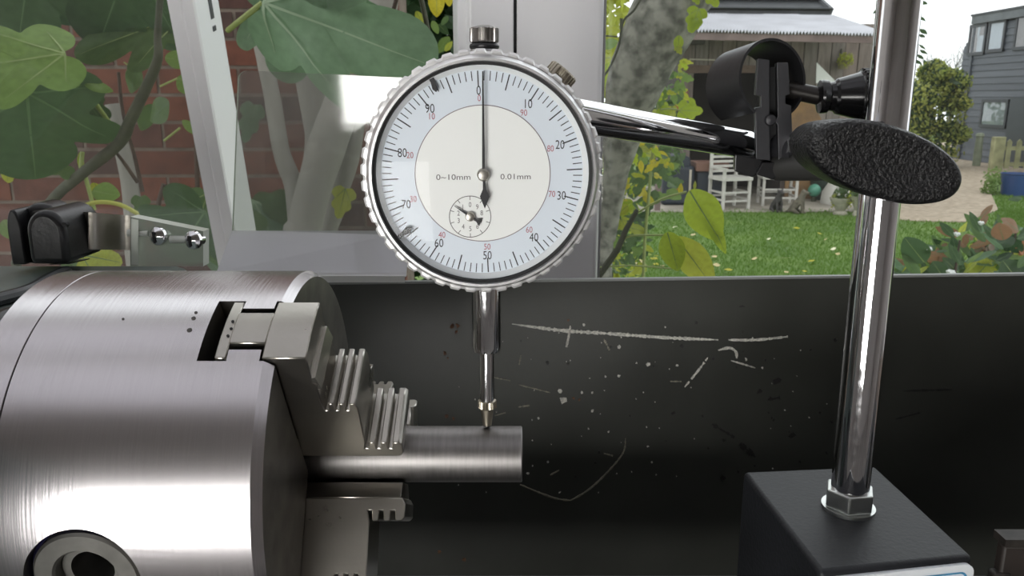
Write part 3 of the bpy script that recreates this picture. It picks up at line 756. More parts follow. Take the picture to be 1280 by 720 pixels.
# label plate on the front: local frame of that face
pA, pB = V((.0872, .2014, 0)), V((.1352, .2095, 0)); fx = (pB - pA).normalized(); fn = V((fx.y, -fx.x, 0)); Lf = (pB - pA).length
def rrect(x0, y0, x1, y1, r, n=6):
    return [q for cx, cy, a in ((x1 - r, y1 - r, 0), (x0 + r, y1 - r, 90), (x0 + r, y0 + r, 180), (x1 - r, y0 + r, 270)) for q in rc(cx, cy, r, a, a + 90, n)]
O = pA + V((0, 0, BZ))
pl = MB().prism(rrect(.0012, -.050, Lf - .0002, -.0018, .003), O, fx, (0, 0, 1), fn, .0, .0012)
lb = obj('label_plate', pl, mat('white_label', (.74, .77, .80), .35), base, smooth=None)
bo, bi = rrect(.0032, -.048, Lf - .0022, -.0040, .0024), rrect(.0038, -.0474, Lf - .0028, -.0046, .0020)
vs = [O + fx * x + V((0, 0, y)) + fn * .00128 for x, y in bo + bi]; n = len(bo)
obj('label_border', MB().add(vs, [(i, (i + 1) % n, n + (i + 1) % n, n + i) for i in range(n)]), mat('label_blue', (.05, .25, .45), .4), lb, smooth=None)
pb0 = G(1060, 635, BZ)
topp = W(1124.5, 0, .2345); ax = (topp - pb0).normalized()
pe = pb0 + ax * .30
obj('post', MB().lathe(pb0, ax, [(.0059, .0), (.0059, .297), (.0052, .299)], 64), chrome, st)
galv = mat('zinc_plate', (.60, .62, .60), .3, 1, var=.2, vscale=120, bump=.15, bscale=200)
obj('washer', MB().lathe(pb0, (0, 0, 1), [(.0083, 0), (.0083, .0011), (.0055, .0012)], 48), galv, st)
hexr = [(math.cos(R(60 * i + 8)) * .0079, math.sin(R(60 * i + 8)) * .0079) for i in range(6)]
obj('nut', MB().prism(hexr, pb0 + V((0, 0, .0011)), (1, 0, 0), (0, 1, 0), (0, 0, 1), 0, .0062), galv, st, smooth=None, bevel=.0005)

# swivel clamp on the post, oval knob in front
kc = W(1100, 202, .222)
pc = pb0 + ax * ((W(1085, 200, .24).z - BZ) / ax.z)
cl = obj('swivel_clamp', MB().lathe(pc - ax * .011, ax, [(.0062, .003), (.0078, .003), (.0082, .0042), (.0082, .0178), (.0078, .019), (.0062, .019)], 48), blackpl, st, bevel=.0004)
# boss reaching left behind the knob to the arm joint
obj('clamp_boss', MB().cyl(pc + V((0, -.002, .0)), W(972, 210, .262), .0052, .0042, 32), mat('grey_casting', (.03, .03, .028), .5), st)
obj('knob_stud', MB().cyl(pc, kc, .004), chrome, st)
# the knob: an oval, rounded-over plate
tilt = R(-17); kx = V((math.cos(tilt), .05, math.sin(tilt))).normalized(); kn_ = V((.04, -1, .02)); kn_ = (kn_ - kx * kn_.dot(kx)).normalized(); kz = kx.cross(kn_) * -1
if kz.z < 0: kz = -kz
A, Bq = .0228, .0098
def oval(a, b_, n=72, e=2.08):
    out = []
    for k in range(n):
        t = 2 * math.pi * k / n; c, s_ = math.cos(t), math.sin(t)
        out.append((a * math.copysign(abs(c) ** (2 / e), c), b_ * math.copysign(abs(s_) ** (2 / e), s_)))
    return out
lay = [(-.0135, .80, .70), (-.0132, .92, .90), (-.012, .96, .95), (-.006, .985, .98), (-.0005, .99, .985), (.0, 1.0, 1.0), (.0018, 1., 1.), (.0034, .985, .97), (.0046, .94, .90), (.0050, .86, .79), (.0046, .70, .60), (.0040, .48, .38), (.0036, .22, .16)]
vs = []; n = 72
for d, sa, sb_ in lay:
    vs += [kc + kx * x + kz * z + kn_ * d for x, z in oval(A * sa, Bq * sb_)]
fs = [(i * n + k, i * n + (k + 1) % n, (i + 1) * n + (k + 1) % n, (i + 1) * n + k) for i in range(len(lay) - 1) for k in range(n)]
fs += [tuple(reversed(range(n))), tuple((len(lay) - 1) * n + k for k in range(n))]
obj('oval_knob', MB().add(vs, fs), knobm, st, smooth=60)

# arm rod from the gauge to the jaws
r0, r1 = W(700, 141, .2205), W(946, 183, .278)
axr = (r1 - r0).normalized(); Lr = (r1 - r0).length
obj('arm', MB().lathe(r0, axr, [(.0040, 0), (.0046, .0008), (.0046, Lr - .006), (.0043, Lr - .0058)], 48), chrome, st)
obj('arm_end', MB().lathe(r0 + axr * (Lr - .006), axr, [(.0043, 0), (.0043, .0005), (.0039, .0008), (.0043, .0014), (.0039, .0020), (.0043, .0026), (.0039, .0032), (.0043, .0038), (.0041, .010)], 32), mat('dark_thread', (.12, .12, .12), .3, 1), st)
# joint from jaws to the swivel boss
obj('joint_collar', MB().cyl(W(978, 188, .266), W(1004, 190, .258), .0062), blackmetal, st)
obj('joint_pin', MB().cyl(W(985, 181, .256), W(997, 183, .256), .0026), chrome, st)

# dovetail jaws: two notched bars
def W2(px, py): return W(px, py, .258)
def bar_mb(pts, Y, d):
    n = len(pts); vs = [W(x, y, Y) for x, y in pts]; vs += [v + V((.0022, d, 0)) for v in vs]
    return MB().add(vs, [tuple(range(n)), tuple(reversed(range(n, 2 * n)))] + [(i, (i + 1) % n, n + (i + 1) % n, n + i) for i in range(n)])
jb = mat('jaw_black', (.020, .020, .023), .5, var=.12, vscale=300, bump=.06, bscale=800)
obj('dovetail_jaw', bar_mb([(947, 73), (962, 75), (962, 147), (966, 150), (966, 152), (962, 156), (963, 201), (945, 199), (944, 135), (951, 134), (951, 120), (944, 119)], .258, .009), jb, st, smooth=None, bevel=.0003)
obj('dovetail_jaw', bar_mb([(971, 78), (985, 78), (987, 118), (982, 120), (982, 130), (989, 132), (992, 205), (973, 203), (972, 156), (968, 152), (968, 150), (972, 146)], .258, .009), jb, st, smooth=None, bevel=.0003)
obj('jaw_web', bar_mb([(955, 84), (978, 84), (978, 200), (955, 198)], .2655, .006), blackgap, st, smooth=None)
obj('jaw_foot', bar_mb([(919, 193), (945, 197), (963, 203), (941, 222), (918, 214)], .262, .010), blackpl, st, smooth=None, bevel=.0004)
obj('jaw_foot', bar_mb([(953, 203), (972, 203), (992, 207), (966, 225), (945, 218)], .2585, .010), blackpl, st, smooth=None, bevel=.0004)
c0 = W(963, 150, .2578)
obj('jaw_pin', MB().lathe(c0, (0, -1, 0), [(.0019, -.004), (.0019, -.0002), (.0015, .0005), (.0004, .0008)], 20), blackmetal, st)
# split ring clamp
fc = W(966, 97, .259); bc = W(934, 112, .272)
ra = (bc - fc).normalized()
# ring axis close to the sight line, pointing left and away
ra = V((-.34, .93, -.15)).normalized()
ua = V((0, 0, 1)) - ra * ra.z; ua.normalize(); va = ra.cross(ua)
ringR = .0118; thk = .0009; Lg = .018
fc = W(966, 99, .2605)
vs = []; N = 56; a_start, a_end = R(-158), R(168)
a_start, a_end = R(-146), R(150)
for k in range(N + 1):
    t = a_start + (a_end - a_start) * k / N
    d = ua * math.cos(t) + va * math.sin(t)
    for rr, ll in ((ringR, 0), (ringR + thk, 0), (ringR + thk, Lg), (ringR, Lg)): vs.append(fc + d * rr + ra * ll)
fs = []
for k in range(N):
    a, c = 4 * k, 4 * k + 4
    fs += [(a + i, a + (i + 1) % 4, c + (i + 1) % 4, c + i) for i in range(4)]
fs += [(0, 1, 2, 3), (4 * N + 3, 4 * N + 2, 4 * N + 1, 4 * N)]
obj('split_ring', MB().add(vs, fs), mat('ring_black', (.011, .011, .012), .38, bump=.05, bscale=500), st, smooth=30)
# clamp screw and its knurled knob
s0, s1 = W(985, 112, .268), W(1032, 122, .262)
sa = (s1 - s0).normalized()
obj('clamp_screw', MB().lathe(s0, sa, [(.0028, 0), (.0028, (s1 - s0).length)], 24, lambda t, r, h: 1), mat('dark_screw', (.025, .022, .020), .35, .5), st)
ka = V((.965, -.10, .02)).normalized()
tkp = W(1024, 121, .2615)
tk = obj('thumb_knob', MB().lathe(tkp, ka, [(0.00286, -0.0004), (0.00506, 0.0), (0.00528, 0.0008), (0.00506, 0.0024), (0.0044, 0.003), (0.00462, 0.0044), (0.0055, 0.0052), (0.00572, 0.0062), (0.00726, 0.0118), (0.0077, 0.0122), (0.00814, 0.0126), (0.00814, 0.0166), (0.00726, 0.0176), (0.0022, 0.0178)], 30 * 8, lambda t, r, h: 1 + (.045 * (1 if math.sin(t * 30) > 0 else -1) if r > .0079 else 0)), mat('glossy_black', (.012, .012, .013), .2), st, smooth=22)
# ================================================================== GARDEN GROUND
rg_ = random.Random(11)
def WX(px, py, X):
    u = (px - 640) / FPX; v = (py - 360) / FPX; t = X / u
    return Vector((X, t * (math.cos(PITCH) - v * math.sin(PITCH)), CZ - t * (v * math.cos(PITCH) + math.sin(PITCH))))
def plate(pts, th):
    n = len(pts); pts = [Vector(p) for p in pts]
    return MB().add([p - Vector((0, 0, th)) for p in pts] + pts, [tuple(reversed(range(n))), tuple(range(n, 2 * n))] + [(i, (i + 1) % n, n + (i + 1) % n, n + i) for i in range(n)])
lawnm = mat('lawn_soil', (.065, .125, .018), .9, vscale=1.3, col2=(.105, .175, .028), c2pos=(.35, .65), bump=.5, bscale=30)
gravelm = mat('gravel', (.26, .205, .145), .9, vscale=9, col2=(.42, .345, .255), c2pos=(.35, .65), bump=.8, bscale=60, detail=8)
slabm = mat('patio_slab', (.30, .27, .22), .85, var=.25, vscale=2, bump=.2, bscale=30)
struct('lawn', MB().box((-30, .70, -.1), (60, 70, 0)), lawnm)
gp = [G(x, y, .015) for x, y in ((1096, 272), (1150, 276), (1205, 277), (1248, 262), (1240, 245), (1236, 222), (1300, 214), (1420, 200), (1300, 178), (1090, 178), (1040, 215))]
struct('gravel_path', plate(gp, .03), gravelm)
pa = [G(x, y, .02) for x, y in ((700, 264), (905, 264), (1125, 264))]
pa = [pa[0], pa[2], Vector((pa[2].x, 19, .02)), Vector((pa[0].x, 19, .02))]
struct('patio', plate(pa, .04), slabm)
def slab_edge(): pass
# grass blades
grassm = mat('grass_blade', (.070, .145, .016), .7, vscale=.9, col2=(.135, .235, .030), c2pos=(.3, .7), trans=(.12, .23, .025))
mb = MB(); gv, gf = [], []
def inpoly(x, y, P):
    c = False; j = len(P) - 1
    for i in range(len(P)):
        if (P[i].y > y) != (P[j].y > y) and x < (P[j].x - P[i].x) * (y - P[i].y) / (P[j].y - P[i].y) + P[i].x: c = not c
        j = i
    return c
for i in range(30000):
    px = rg_.uniform(735, 1300); py = rg_.uniform(262, 372)
    if i % 12 == 0: px, py = rg_.uniform(1244, 1300), rg_.uniform(240, 290)
    q = G(px, py, 0)
    if q.y > 15.0 and px < 1130 or inpoly(q.x, q.y, gp): continue
    a = rg_.uniform(0, 6.28); w = rg_.uniform(.004, .008) * (q.y / 9); h = rg_.uniform(.025, .06)
    d = Vector((math.cos(a), math.sin(a), 0)); ln = Vector((rg_.uniform(-.03, .03), rg_.uniform(-.03, .03), h))
    o = len(gv); gv += [q - d * w, q + d * w, q + ln * .6 + d * w * .7, q + ln]; gf += [(o, o + 1, o + 2, o + 3)]
mb.add(gv, gf)
g = obj('grass', mb, grassm, smooth=None, kind='stuff', recalc=False); g['label'] = 'short green lawn grass with a ragged edge'; g['category'] = 'grass'

# ------------------------------------------------------------------ leaves
def leafmat(n, c, t=None, var=.25):
    return mat('leaf_' + n, c, .42, var=var, vscale=14, trans=t or tuple(min(1, x * 1.6) for x in c), bump=.2, bscale=60, spec=.4)
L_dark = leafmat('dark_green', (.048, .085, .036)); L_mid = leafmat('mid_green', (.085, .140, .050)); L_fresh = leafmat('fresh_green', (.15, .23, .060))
L_lime = leafmat('lime', (.30, .40, .035), (.5, .6, .05)); L_yel = leafmat('yellow', (.50, .43, .030), (.75, .62, .05)); L_brown = leafmat('brown', (.20, .11, .06))
L_grey = leafmat('grey_green', (.12, .19, .11)); L_yg = leafmat('yellow_green', (.34, .38, .05), (.5, .52, .06)); L_deep = leafmat('deep_green', (.030, .065, .025))
veinm = mat('leaf_vein', (.10, .17, .07), .5); veinl = mat('leaf_vein_light', (.24, .31, .11), .5)
barkm = mat('grey_bark', (.085, .085, .068), .9, vscale=34, col2=(.27, .265, .22), c2pos=(.36, .60), bump=1.0, bscale=50, detail=8)
barkm2 = mat('smooth_grey_bark', (.19, .18, .155), .85, vscale=8, col2=(.30, .285, .25), c2pos=(.3, .7), bump=.5, bscale=40, stretch=(1, 1, .25))
twigm = mat('dark_twig', (.050, .052, .030), .7, var=.3, vscale=40); petm = mat('pale_petiole', (.25, .30, .09), .5); brownt = mat('brown_twig', (.060, .040, .028), .8, var=.3, vscale=30)
def sym(h): return [(x, y) for x, y in h] + [(-x, y) for x, y in reversed(h[:-1]) if abs(x) > 1e-6]
FIG = sym([(0, .03), (.10, -.09), (.26, -.14), (.42, -.05), (.48, .10), (.42, .22), (.36, .29), (.45, .36), (.57, .50), (.58, .62), (.48, .68), (.36, .63), (.26, .58), (.28, .68), (.27, .82), (.16, .95), (0, 1.0)])
FIG = [Vector((x, y, 0)) for x, y in FIG]
OVAL = [Vector((x, y, 0)) for x, y in sym([(0, 0), (.13, .08), (.25, .28), (.27, .5), (.20, .74), (.09, .92), (0, 1)])]
LANCE = [Vector((x, y, 0)) for x, y in sym([(0, 0), (.07, .1), (.13, .3), (.14, .5), (.10, .75), (.04, .93), (0, 1)])]
LOBE3 = [Vector((x, y, 0)) for x, y in sym([(0, .02), (.18, -.04), (.34, .10), (.36, .26), (.24, .36), (.30, .52), (.26, .66), (.16, .72), (.13, .88), (0, 1)])]
def leaf_mesh(name, outline, mats, curl=.25, droop=.15, vein=None, c=(0, .36), sub=3, wav=.03, holes=False):
    ol = catmull(outline, sub, True); n = len(ol); mb = MB(); rr = random.Random(len(name))
    ph = rr.random() * 6
    def zz(x, y): return -curl * x * x - droop * y * y + wav * math.sin(9 * x + ph) * math.cos(7 * y)
    vs = [Vector((c[0], c[1], zz(*c)))]
    for k in (.35, .7, 1.0):
        for p in ol:
            x, y = c[0] + (p.x - c[0]) * k, c[1] + (p.y - c[1]) * k
            vs.append(Vector((x, y, zz(x, y))))
    fs = [(0, 1 + i, 1 + (i + 1) % n) for i in range(n)]
    for r_ in range(2):
        a = 1 + r_ * n; b_ = a + n
        fs += [(a + i, b_ + i, b_ + (i + 1) % n, a + (i + 1) % n) for i in range(n)]
    mb.add(vs, fs)
    if vein:
        for tip in vein:
            P0 = Vector((0, .02, 0)); P1 = Vector((*tip, 0)); d = (P1 - P0).normalized(); nr = Vector((-d.y, d.x, 0)); m_ = 6; vv = []
            for i in range(m_ + 1):
                p = P0.lerp(P1, i / m_ * .95); w = .011 * (1 - .8 * i / m_)
                for s in (-1, 1):
                    q = p + nr * (w * s); vv.append(Vector((q.x, q.y, zz(q.x, q.y) + .006)))
            mb.add(vv, [(2 * i, 2 * i + 1, 2 * i + 3, 2 * i + 2) for i in range(m_)], 1)
    return mb.mesh(name, mats, smooth=80, recalc=False)
FV = [(0, 1), (.49, .60), (-.49, .60), (.38, .06), (-.38, .06)]
MESH = {}
def lm(kind, m, vm=None):
    key = (kind, m.name)
    if key not in MESH:
        MESH[key] = {'fig': lambda: leaf_mesh('fig_leaf', FIG, [m, vm or veinm], vein=FV), 'oval': lambda: leaf_mesh('oval_leaf', OVAL, [m, vm or veinm], vein=[(0, 1)], c=(0, .5), sub=2),
                     'ovals': lambda: leaf_mesh('small_leaf', OVAL, [m], c=(0, .5), sub=1), 'lance': lambda: leaf_mesh('long_leaf', LANCE, [m, vm or veinm], vein=[(0, 1)], c=(0, .5), sub=2, curl=1.2, droop=.25),
                     'lobe': lambda: leaf_mesh('lobed_leaf', LOBE3, [m, vm or veinm], vein=[(0, 1), (.3, .5), (-.3, .5)], sub=2)}[kind]()
    return MESH[key]
def leaf(parent, kind, m, b, t, Y0, Y1=None, w=1.0, roll=0, vm=None, name='leaf', facing=None):
    """a leaf with its base at pixel b (distance Y0) and its tip at pixel t (distance Y1)"""
    p0 = W(*b, Y0); p1 = W(*t, Y1 if Y1 else Y0)
    return leaf3(parent, kind, m, p0, p1, w, roll, vm, name)
def leaf3(parent, kind, m, p0, p1, w=1.0, roll=0, vm=None, name='leaf', up=None):
    ey = p1 - p0; L = ey.length; ey.normalize()
    n = (Vector((0, 0, CZ)) - p0).normalized() if up is None else up
    n = (n - ey * n.dot(ey)).normalized(); ex = ey.cross(n)
    n = Matrix.Rotation(R(roll), 3, ey) @ n; ex = ey.cross(n)
    o = bpy.data.objects.new(name, lm(kind, m, vm)); C.objects.link(o)
    Mx = Matrix(((ex.x * L * w, ey.x * L, n.x * L, p0.x), (ex.y * L * w, ey.y * L, n.y * L, p0.y), (ex.z * L * w, ey.z * L, n.z * L, p0.z), (0, 0, 0, 1)))
    if parent is not None:
        o.parent = parent; Mx = Matrix.Translation(-root_loc(parent)) @ Mx
    o.matrix_local = Mx
    return o
def pxtube(pts, rad, seg=8, sub=5):
    """pts: (px,py,Y)"""
    P = catmull([W(*p) for p in pts], sub); n = len(P)
    if hasattr(rad, '__len__'):
        m = len(rad) - 1; rr = [rad[min(m - 1, int(i / (n - 1) * m))] + (rad[min(m, int(i / (n - 1) * m) + 1)] - rad[min(m - 1, int(i / (n - 1) * m))]) * (i / (n - 1) * m - min(m - 1, int(i / (n - 1) * m))) for i in range(n)]
    else: rr = rad
    return MB().tube(P, rr, seg)
def ground_to(px, py, Y, n=3):
    p = W(px, py, Y); return [Vector((p.x, Y + .02, -.02)), Vector((p.x + .02, Y, p.z * .5))]
def cloud(n, fn, size, rr, aspect=.55):
    """n little two-triangle leaves at fn() -> (point, outward)"""
    mb = MB(); vs, fs = [], []
    for _ in range(n):
        p, o_ = fn(); s = size * rr.uniform(.6, 1.3)
        nrm = (o_ + Vector((rr.gauss(0, .6), rr.gauss(0, .6), rr.gauss(0, .5)))).normalized()
        ax_, a, b_ = basis(nrm); t = rr.uniform(0, 6.28); d = a * math.cos(t) + b_ * math.sin(t); e = nrm.cross(d)
        k = len(vs); vs += [p - d * s * .5, p + e * s * aspect * .5 + nrm * s * .1, p + d * s * .5, p - e * s * aspect * .5 + nrm * s * .1]
        fs.append((k, k + 1, k + 2, k + 3))
    return mb.add(vs, fs)
def shell(cs, rr):
    def f():
        c, r3 = rr.choice(cs); d = Vector((rr.gauss(0, 1), rr.gauss(0, 1), rr.gauss(0, 1))).normalized(); k = rr.uniform(.6, 1.05)
        return Vector((c[0] + d.x * r3[0] * k, c[1] + d.y * r3[1] * k, c[2] + d.z * r3[2] * k)), d
    return f

# ================================================================== BRICK WALL (left)
YW2 = 2.3
wallb = [mat('brick_red_%d' % k, c, .9, vscale=25, col2=tuple(x * .6 for x in c), c2pos=(.35, .75), bump=.6, bscale=90, detail=6) for k, c in enumerate([(.105, .042, .028), (.085, .038, .028), (.135, .048, .028), (.070, .040, .032)])]
mort = mat('mortar', (.15, .12, .095), .95, var=.25, vscale=30, bump=.5, bscale=60)
xr = W(500, 150, YW2).x
bw = MB().box((-4.2, YW2 + .0015, 0), (xr - .004, YW2 + .25, 4.2))
wb = struct('wall_brick', bw, mort)
bmesh_ = []
for k in range(4):
    m_ = MB().box((-.1075, 0, -.0325), (.1075, .06, .0325)).mesh('brick', wallb[k], smooth=None); bmesh_.append(m_)
rest = MB(); rb = random.Random(5)
for row in range(int(4.2 / .075)):
    z = .04 + row * .075; x = xr - .1075 - (.1125 if row % 2 else 0)
    if row % 2:
        rest.box((xr - .105, YW2 - .002, z - .0325), (xr, YW2 + .06, z + .0325))
    while x > -4.1:
        if 1.5 < z < 2.5 and x > -1.75:
            o = bpy.data.objects.new('brick', rb.choice(bmesh_)); C.objects.link(o); o.parent = wb
            o.location = Vector((x, YW2 - rb.uniform(0, .003), z)) - wb.location; o.rotation_euler = (0, 0, rb.gauss(0, .006))
        else:
            rest.box((x - .1075, YW2, z - .0325), (x + .1075, YW2 + .06, z + .0325))
        x -= .225
o = obj('brickwork', rest, wallb[0], wb, smooth=None, kind='stuff')

# ================================================================== FIG TREE (left)
fig = thing('fig_tree', 'fig tree with big lobed leaves before the red brick wall', 'tree', (-.45, 1.9, 0))
gt = lambda px, py, Y: (px, py, Y)
def trunk(name, pts, rad, m, parent, to_ground=True, seg=14):
    P = [W(*p) for p in pts]
    if to_ground:
        P = P + [Vector((P[-1].x + .02, P[-1].y, P[-1].z * .5)), Vector((P[-1].x + .03, P[-1].y + .02, -.03))]; rad = list(rad) + [rad[-1] * 1.1, rad[-1] * 1.3]
    n = len(P); Q = catmull(P, 6); rr = []
    for i in range(len(Q)):
        f = i / (len(Q) - 1) * (n - 1); k = min(n - 2, int(f)); rr.append((rad[k] + (rad[k + 1] - rad[k]) * (f - k)) * (1 + .07 * noise.noise(Q[i] * 25)))
    return obj(name, MB().tube(Q, rr, seg), m, parent, smooth=70)
trunk('trunk', [(486, -60, 1.9), (480, 0, 1.9), (460, 60, 1.9), (428, 130, 1.88), (400, 210, 1.86), (382, 280, 1.85), (376, 345, 1.85)], [.030, .032, .036, .042, .042, .040, .040], barkm2, fig)
trunk('trunk', [(322, 30, 1.9), (340, 120, 1.9), (352, 190, 1.88), (368, 235, 1.87), (374, 290, 1.86)], [.018, .019, .020, .022, .025], barkm2, fig, False)
trunk('trunk', [(392, 40, 2.0), (397, 110, 2.0), (404, 180, 1.98), (390, 250, 1.96), (384, 345, 1.96)], [.050, .05, .045, .035, .03], barkm2, fig)
trunk('trunk', [(450, 110, 2.05), (440, 190, 2.05), (420, 260, 2.05), (410, 345, 2.05)], [.02, .022, .022, .022], barkm2, fig)
trunk('branch', [(140, 130, 1.9), (153, 185, 1.9), (163, 235, 1.9), (170, 300, 1.9), (172, 345, 1.9)], [.016, .018, .020, .022, .022], barkm2, fig, True, 10)
trunk('branch', [(205, -40, 1.3), (200, 0, 1.3), (197, 45, 1.3), (197, 75, 1.3), (180, 115, 1.33), (163, 150, 1.37), (148, 180, 1.42), (105, 215, 1.5), (62, 255, 1.6), (20, 330, 1.7)], [.0050, .0052, .0056, .0070, .0085, .0098, .0105, .0105, .0105, .0105], mat('olive_twig', (.060, .062, .038), .75, var=.3, vscale=30), fig, False, 10)
trunk('twig', [(148, 90, 1.7), (152, 130, 1.7), (158, 160, 1.7), (168, 195, 1.72), (178, 240, 1.72)], [.0035, .0035, .0035, .004, .005], brownt, fig, False, 8)
trunk('twig', [(82, 146, 1.6), (105, 163, 1.6), (140, 185, 1.62), (172, 228, 1.65)], [.003, .003, .0035, .004], brownt, fig, False, 8)
trunk('twig', [(245, 120, 1.9), (246, 200, 1.9), (248, 280, 1.9)], [.006, .006, .006], brownt, fig, False, 8)
trunk('twig', [(205, 230, 1.9), (196, 270, 1.9), (200, 330, 1.9)], [.006, .006, .006], brownt, fig, False, 8)
trunk('twig', [(498, -10, 1.6), (488, 40, 1.62), (505, 80, 1.65), (512, 130, 1.7)], [.004, .004, .004, .004], brownt, fig, False, 8)
def pet(pts, r=.0035, m=petm, par=None): return obj('petiole', pxtube(pts, r, 7), m, par or fig, smooth=70)
pet([(83, 72, 1.35), (100, 97, 1.38), (120, 130, 1.44), (148, 168, 1.55)], .0040)
pet([(104, 85, 1.4), (99, 120, 1.42), (96, 160, 1.45)], .0034)
pet([(103, 190, 1.5), (101, 210, 1.5)], .004); pet([(105, 215, 1.55), (112, 240, 1.56), (118, 262, 1.57)], .004)
pet([(90, 263, 1.3), (120, 253, 1.3), (150, 256, 1.3), (178, 270, 1.3), (203, 276, 1.32)], .0036, mat('yellow_petiole', (.36, .36, .07), .5))
pet([(328, 4, 1.2), (305, 22, 1.2), (285, 38, 1.25)], .0042); pet([(222, 98, 1.6), (200, 108, 1.6)], .002)
pet([(415, 92, 1.28), (440, 87, 1.3), (475, 82, 1.32)], .0022); pet([(225, 160, 1.7), (205, 176, 1.7)], .0025); pet([(155, 78, 1.65), (170, 88, 1.65)], .0015)
# the big leaves
leaf(fig, 'fig', L_fresh, (82, 68), (-80, 84), 1.32, 1.18, .62, 14, veinl)
leaf(fig, 'fig', L_dark, (32, 110), (48, 236), 1.32, 1.42, 1.2, -6)
leaf(fig, 'lobe', L_dark, (104, 118), (137, 168), 1.46, 1.50, .9, 20)
leaf(fig, 'fig', L_mid, (236, 14), (92, 66), 1.62, 1.52, .50, 15, veinl)
leaf(fig, 'fig', L_dark, (40, -75), (20, 60), 1.5, 1.55, 1.1, 10)
leaf(fig, 'fig', L_dark, (165, -60), (120, 66), 1.52, 1.56, 1.2, 0)
leaf(fig, 'fig', L_dark, (230, -20), (205, 66), 1.62, 1.66, .9, 10)
leaf(fig, 'fig', L_deep, (100, -40), (70, 30), 1.7, 1.7, 1.2, 0)
leaf(fig, 'oval', L_fresh, (103, 104), (64, 96), 1.38, 1.36, 1.1, 15, veinl); leaf(fig, 'oval', L_fresh, (104, 103), (142, 113), 1.38, 1.40, .8, -15, veinl)
leaf(fig, 'oval', L_fresh, (206, 72), (240, 78), 1.6, 1.62, 1.3, 0, veinl); leaf(fig, 'oval', L_fresh, (222, 96), (248, 116), 1.6, 1.62, 1.6, 0, veinl)
leaf(fig, 'oval', L_mid, (172, 80), (160, 118), 1.7, 1.72, .9, 20); leaf(fig, 'oval', L_mid, (212, 128), (182, 150), 1.75, 1.78, 1.2, 30)
leaf(fig, 'oval', L_fresh, (228, 150), (252, 172), 1.7, 1.72, .8, 20); leaf(fig, 'oval', L_mid, (190, 130), (178, 165), 1.8, 1.8, 1.1, -20)
leaf(fig, 'oval', L_fresh, (115, 238), (152, 246), 1.56, 1.6, 1.4, 10); leaf(fig, 'oval', L_yg, (118, 228), (128, 250), 1.57, 1.6, 1.1, 30)
leaf(fig, 'lobe', L_yg, (10, 190), (8, 232), 1.6, 1.62, 1.0, 10); leaf(fig, 'oval', L_fresh, (4, 275), (20, 300), 1.4, 1.4, 1.4, 0)
leaf(fig, 'oval', L_lime, (100, 190), (101, 218), 1.5, 1.5, .5, 20); leaf(fig, 'lobe', L_mid, (66, 205), (100, 226), 1.5, 1.52, .9, 10)
leaf(fig, 'fig', L_dark, (258, 262), (212, 330), 1.18, 1.2, 1.2, 0); leaf(fig, 'fig', L_mid, (262, 240), (284, 330), 1.25, 1.2, 1.0, 20)
leaf(fig, 'oval', L_fresh, (262, 238), (250, 262), 1.3, 1.3, 1.4, 10); leaf(fig, 'lobe', L_mid, (175, 245), (178, 280), 1.7, 1.7, .9, 10)
leaf(fig, 'lobe', L_yg, (100, 318), (150, 328), 1.2, 1.2, 1.6, 0); leaf(fig, 'lobe', L_mid, (88, 315), (128, 340), 1.25, 1.25, 1.6, 0)
# big leaf in the middle, three long lobes built as one fig leaf plus its side lobe
leaf(fig, 'fig', L_grey, (334, 4), (520, 78), 1.20, 1.02, .58, 6, mat('leaf_vein_grey', (.24, .33, .20), .5))
leaf(fig, 'fig', L_grey, (352, -30), (366, 102), 1.26, 1.24, .80, -8, mat('leaf_vein_grey', (.24, .33, .20), .5))
leaf(fig, 'oval', L_grey, (362, -14), (468, 12), 1.16, 1.1, .40, 10)
leaf(fig, 'lobe', L_fresh, (404, 42), (446, 86), 1.34, 1.30, 1.0, 0, veinl); leaf(fig, 'oval', L_yg, (456, 84), (490, 97), 1.34, 1.34, .9, 0)
leaf(fig, 'fig', L_grey, (318, 250), (282, 345), 1.9, 1.8, 1.2, 0); leaf(fig, 'lobe', L_mid, (338, 240), (350, 300), 1.9, 1.9, 1.2, 10); leaf(fig, 'lobe', L_yg, (432, 235), (422, 275), 1.95, 1.95, 1.0, 0); leaf(fig, 'lobe', L_yg, (398, 240), (396, 275), 1.95, 1.95, .7, 0)
leaf(fig, 'lobe', L_grey, (318, 130), (305, 180), 2.0, 2.0, .8, 0)

# yellow-leaved shrub in the dark gap by the mullion
sh1 = thing('yellow_shrub', 'loose shrub with yellow and green leaves beside the white mullion', 'shrub', (W(535, 60, 2.6).x, 2.6, 0))
sp = [(547, 8), (530, 40), (545, 60), (520, 75)]
obj('stem', pxtube([(520, -30, 2.55), (535, 40, 2.6), (545, 120, 2.6), (540, 350, 2.6)], .008), twigm, sh1)
lowp = W(540, 350, 2.6); obj('stem', MB().tube([lowp, Vector((lowp.x, 2.6, 0))], .009), twigm, sh1)
for b_, t_, m_, w_ in (((545, -14), (547, 21), L_yel, 1.2), ((560, -8), (562, 8), L_yel, 1.3), ((520, 14), (531, 34), L_yg, .9), ((505, 20), (520, 26), L_mid, 1.2), ((540, 26), (548, 42), L_fresh, 1.0), ((562, 46), (545, 66), L_fresh, 1.0), ((556, 64), (566, 52), L_yg, .9),
                       ((536, 66), (545, 80), L_fresh, .9), ((520, 44), (528, 58), L_mid, 1.2), ((510, 60), (516, 74), L_dark, 1.1), ((552, 84), (560, 96), L_mid, 1.1), ((548, 30), (560, 44), L_dark, 1.1), ((528, 86), (520, 98), L_fresh, 1), ((560, 20), (552, 32), L_mid, 1.)):
    leaf(sh1, 'oval', m_, b_, t_, 2.6 + rg_.uniform(-.1, .1), None, w_, rg_.uniform(-30, 30), veinl)
rr = random.Random(21)
c1 = W(545, 60, 3.0)
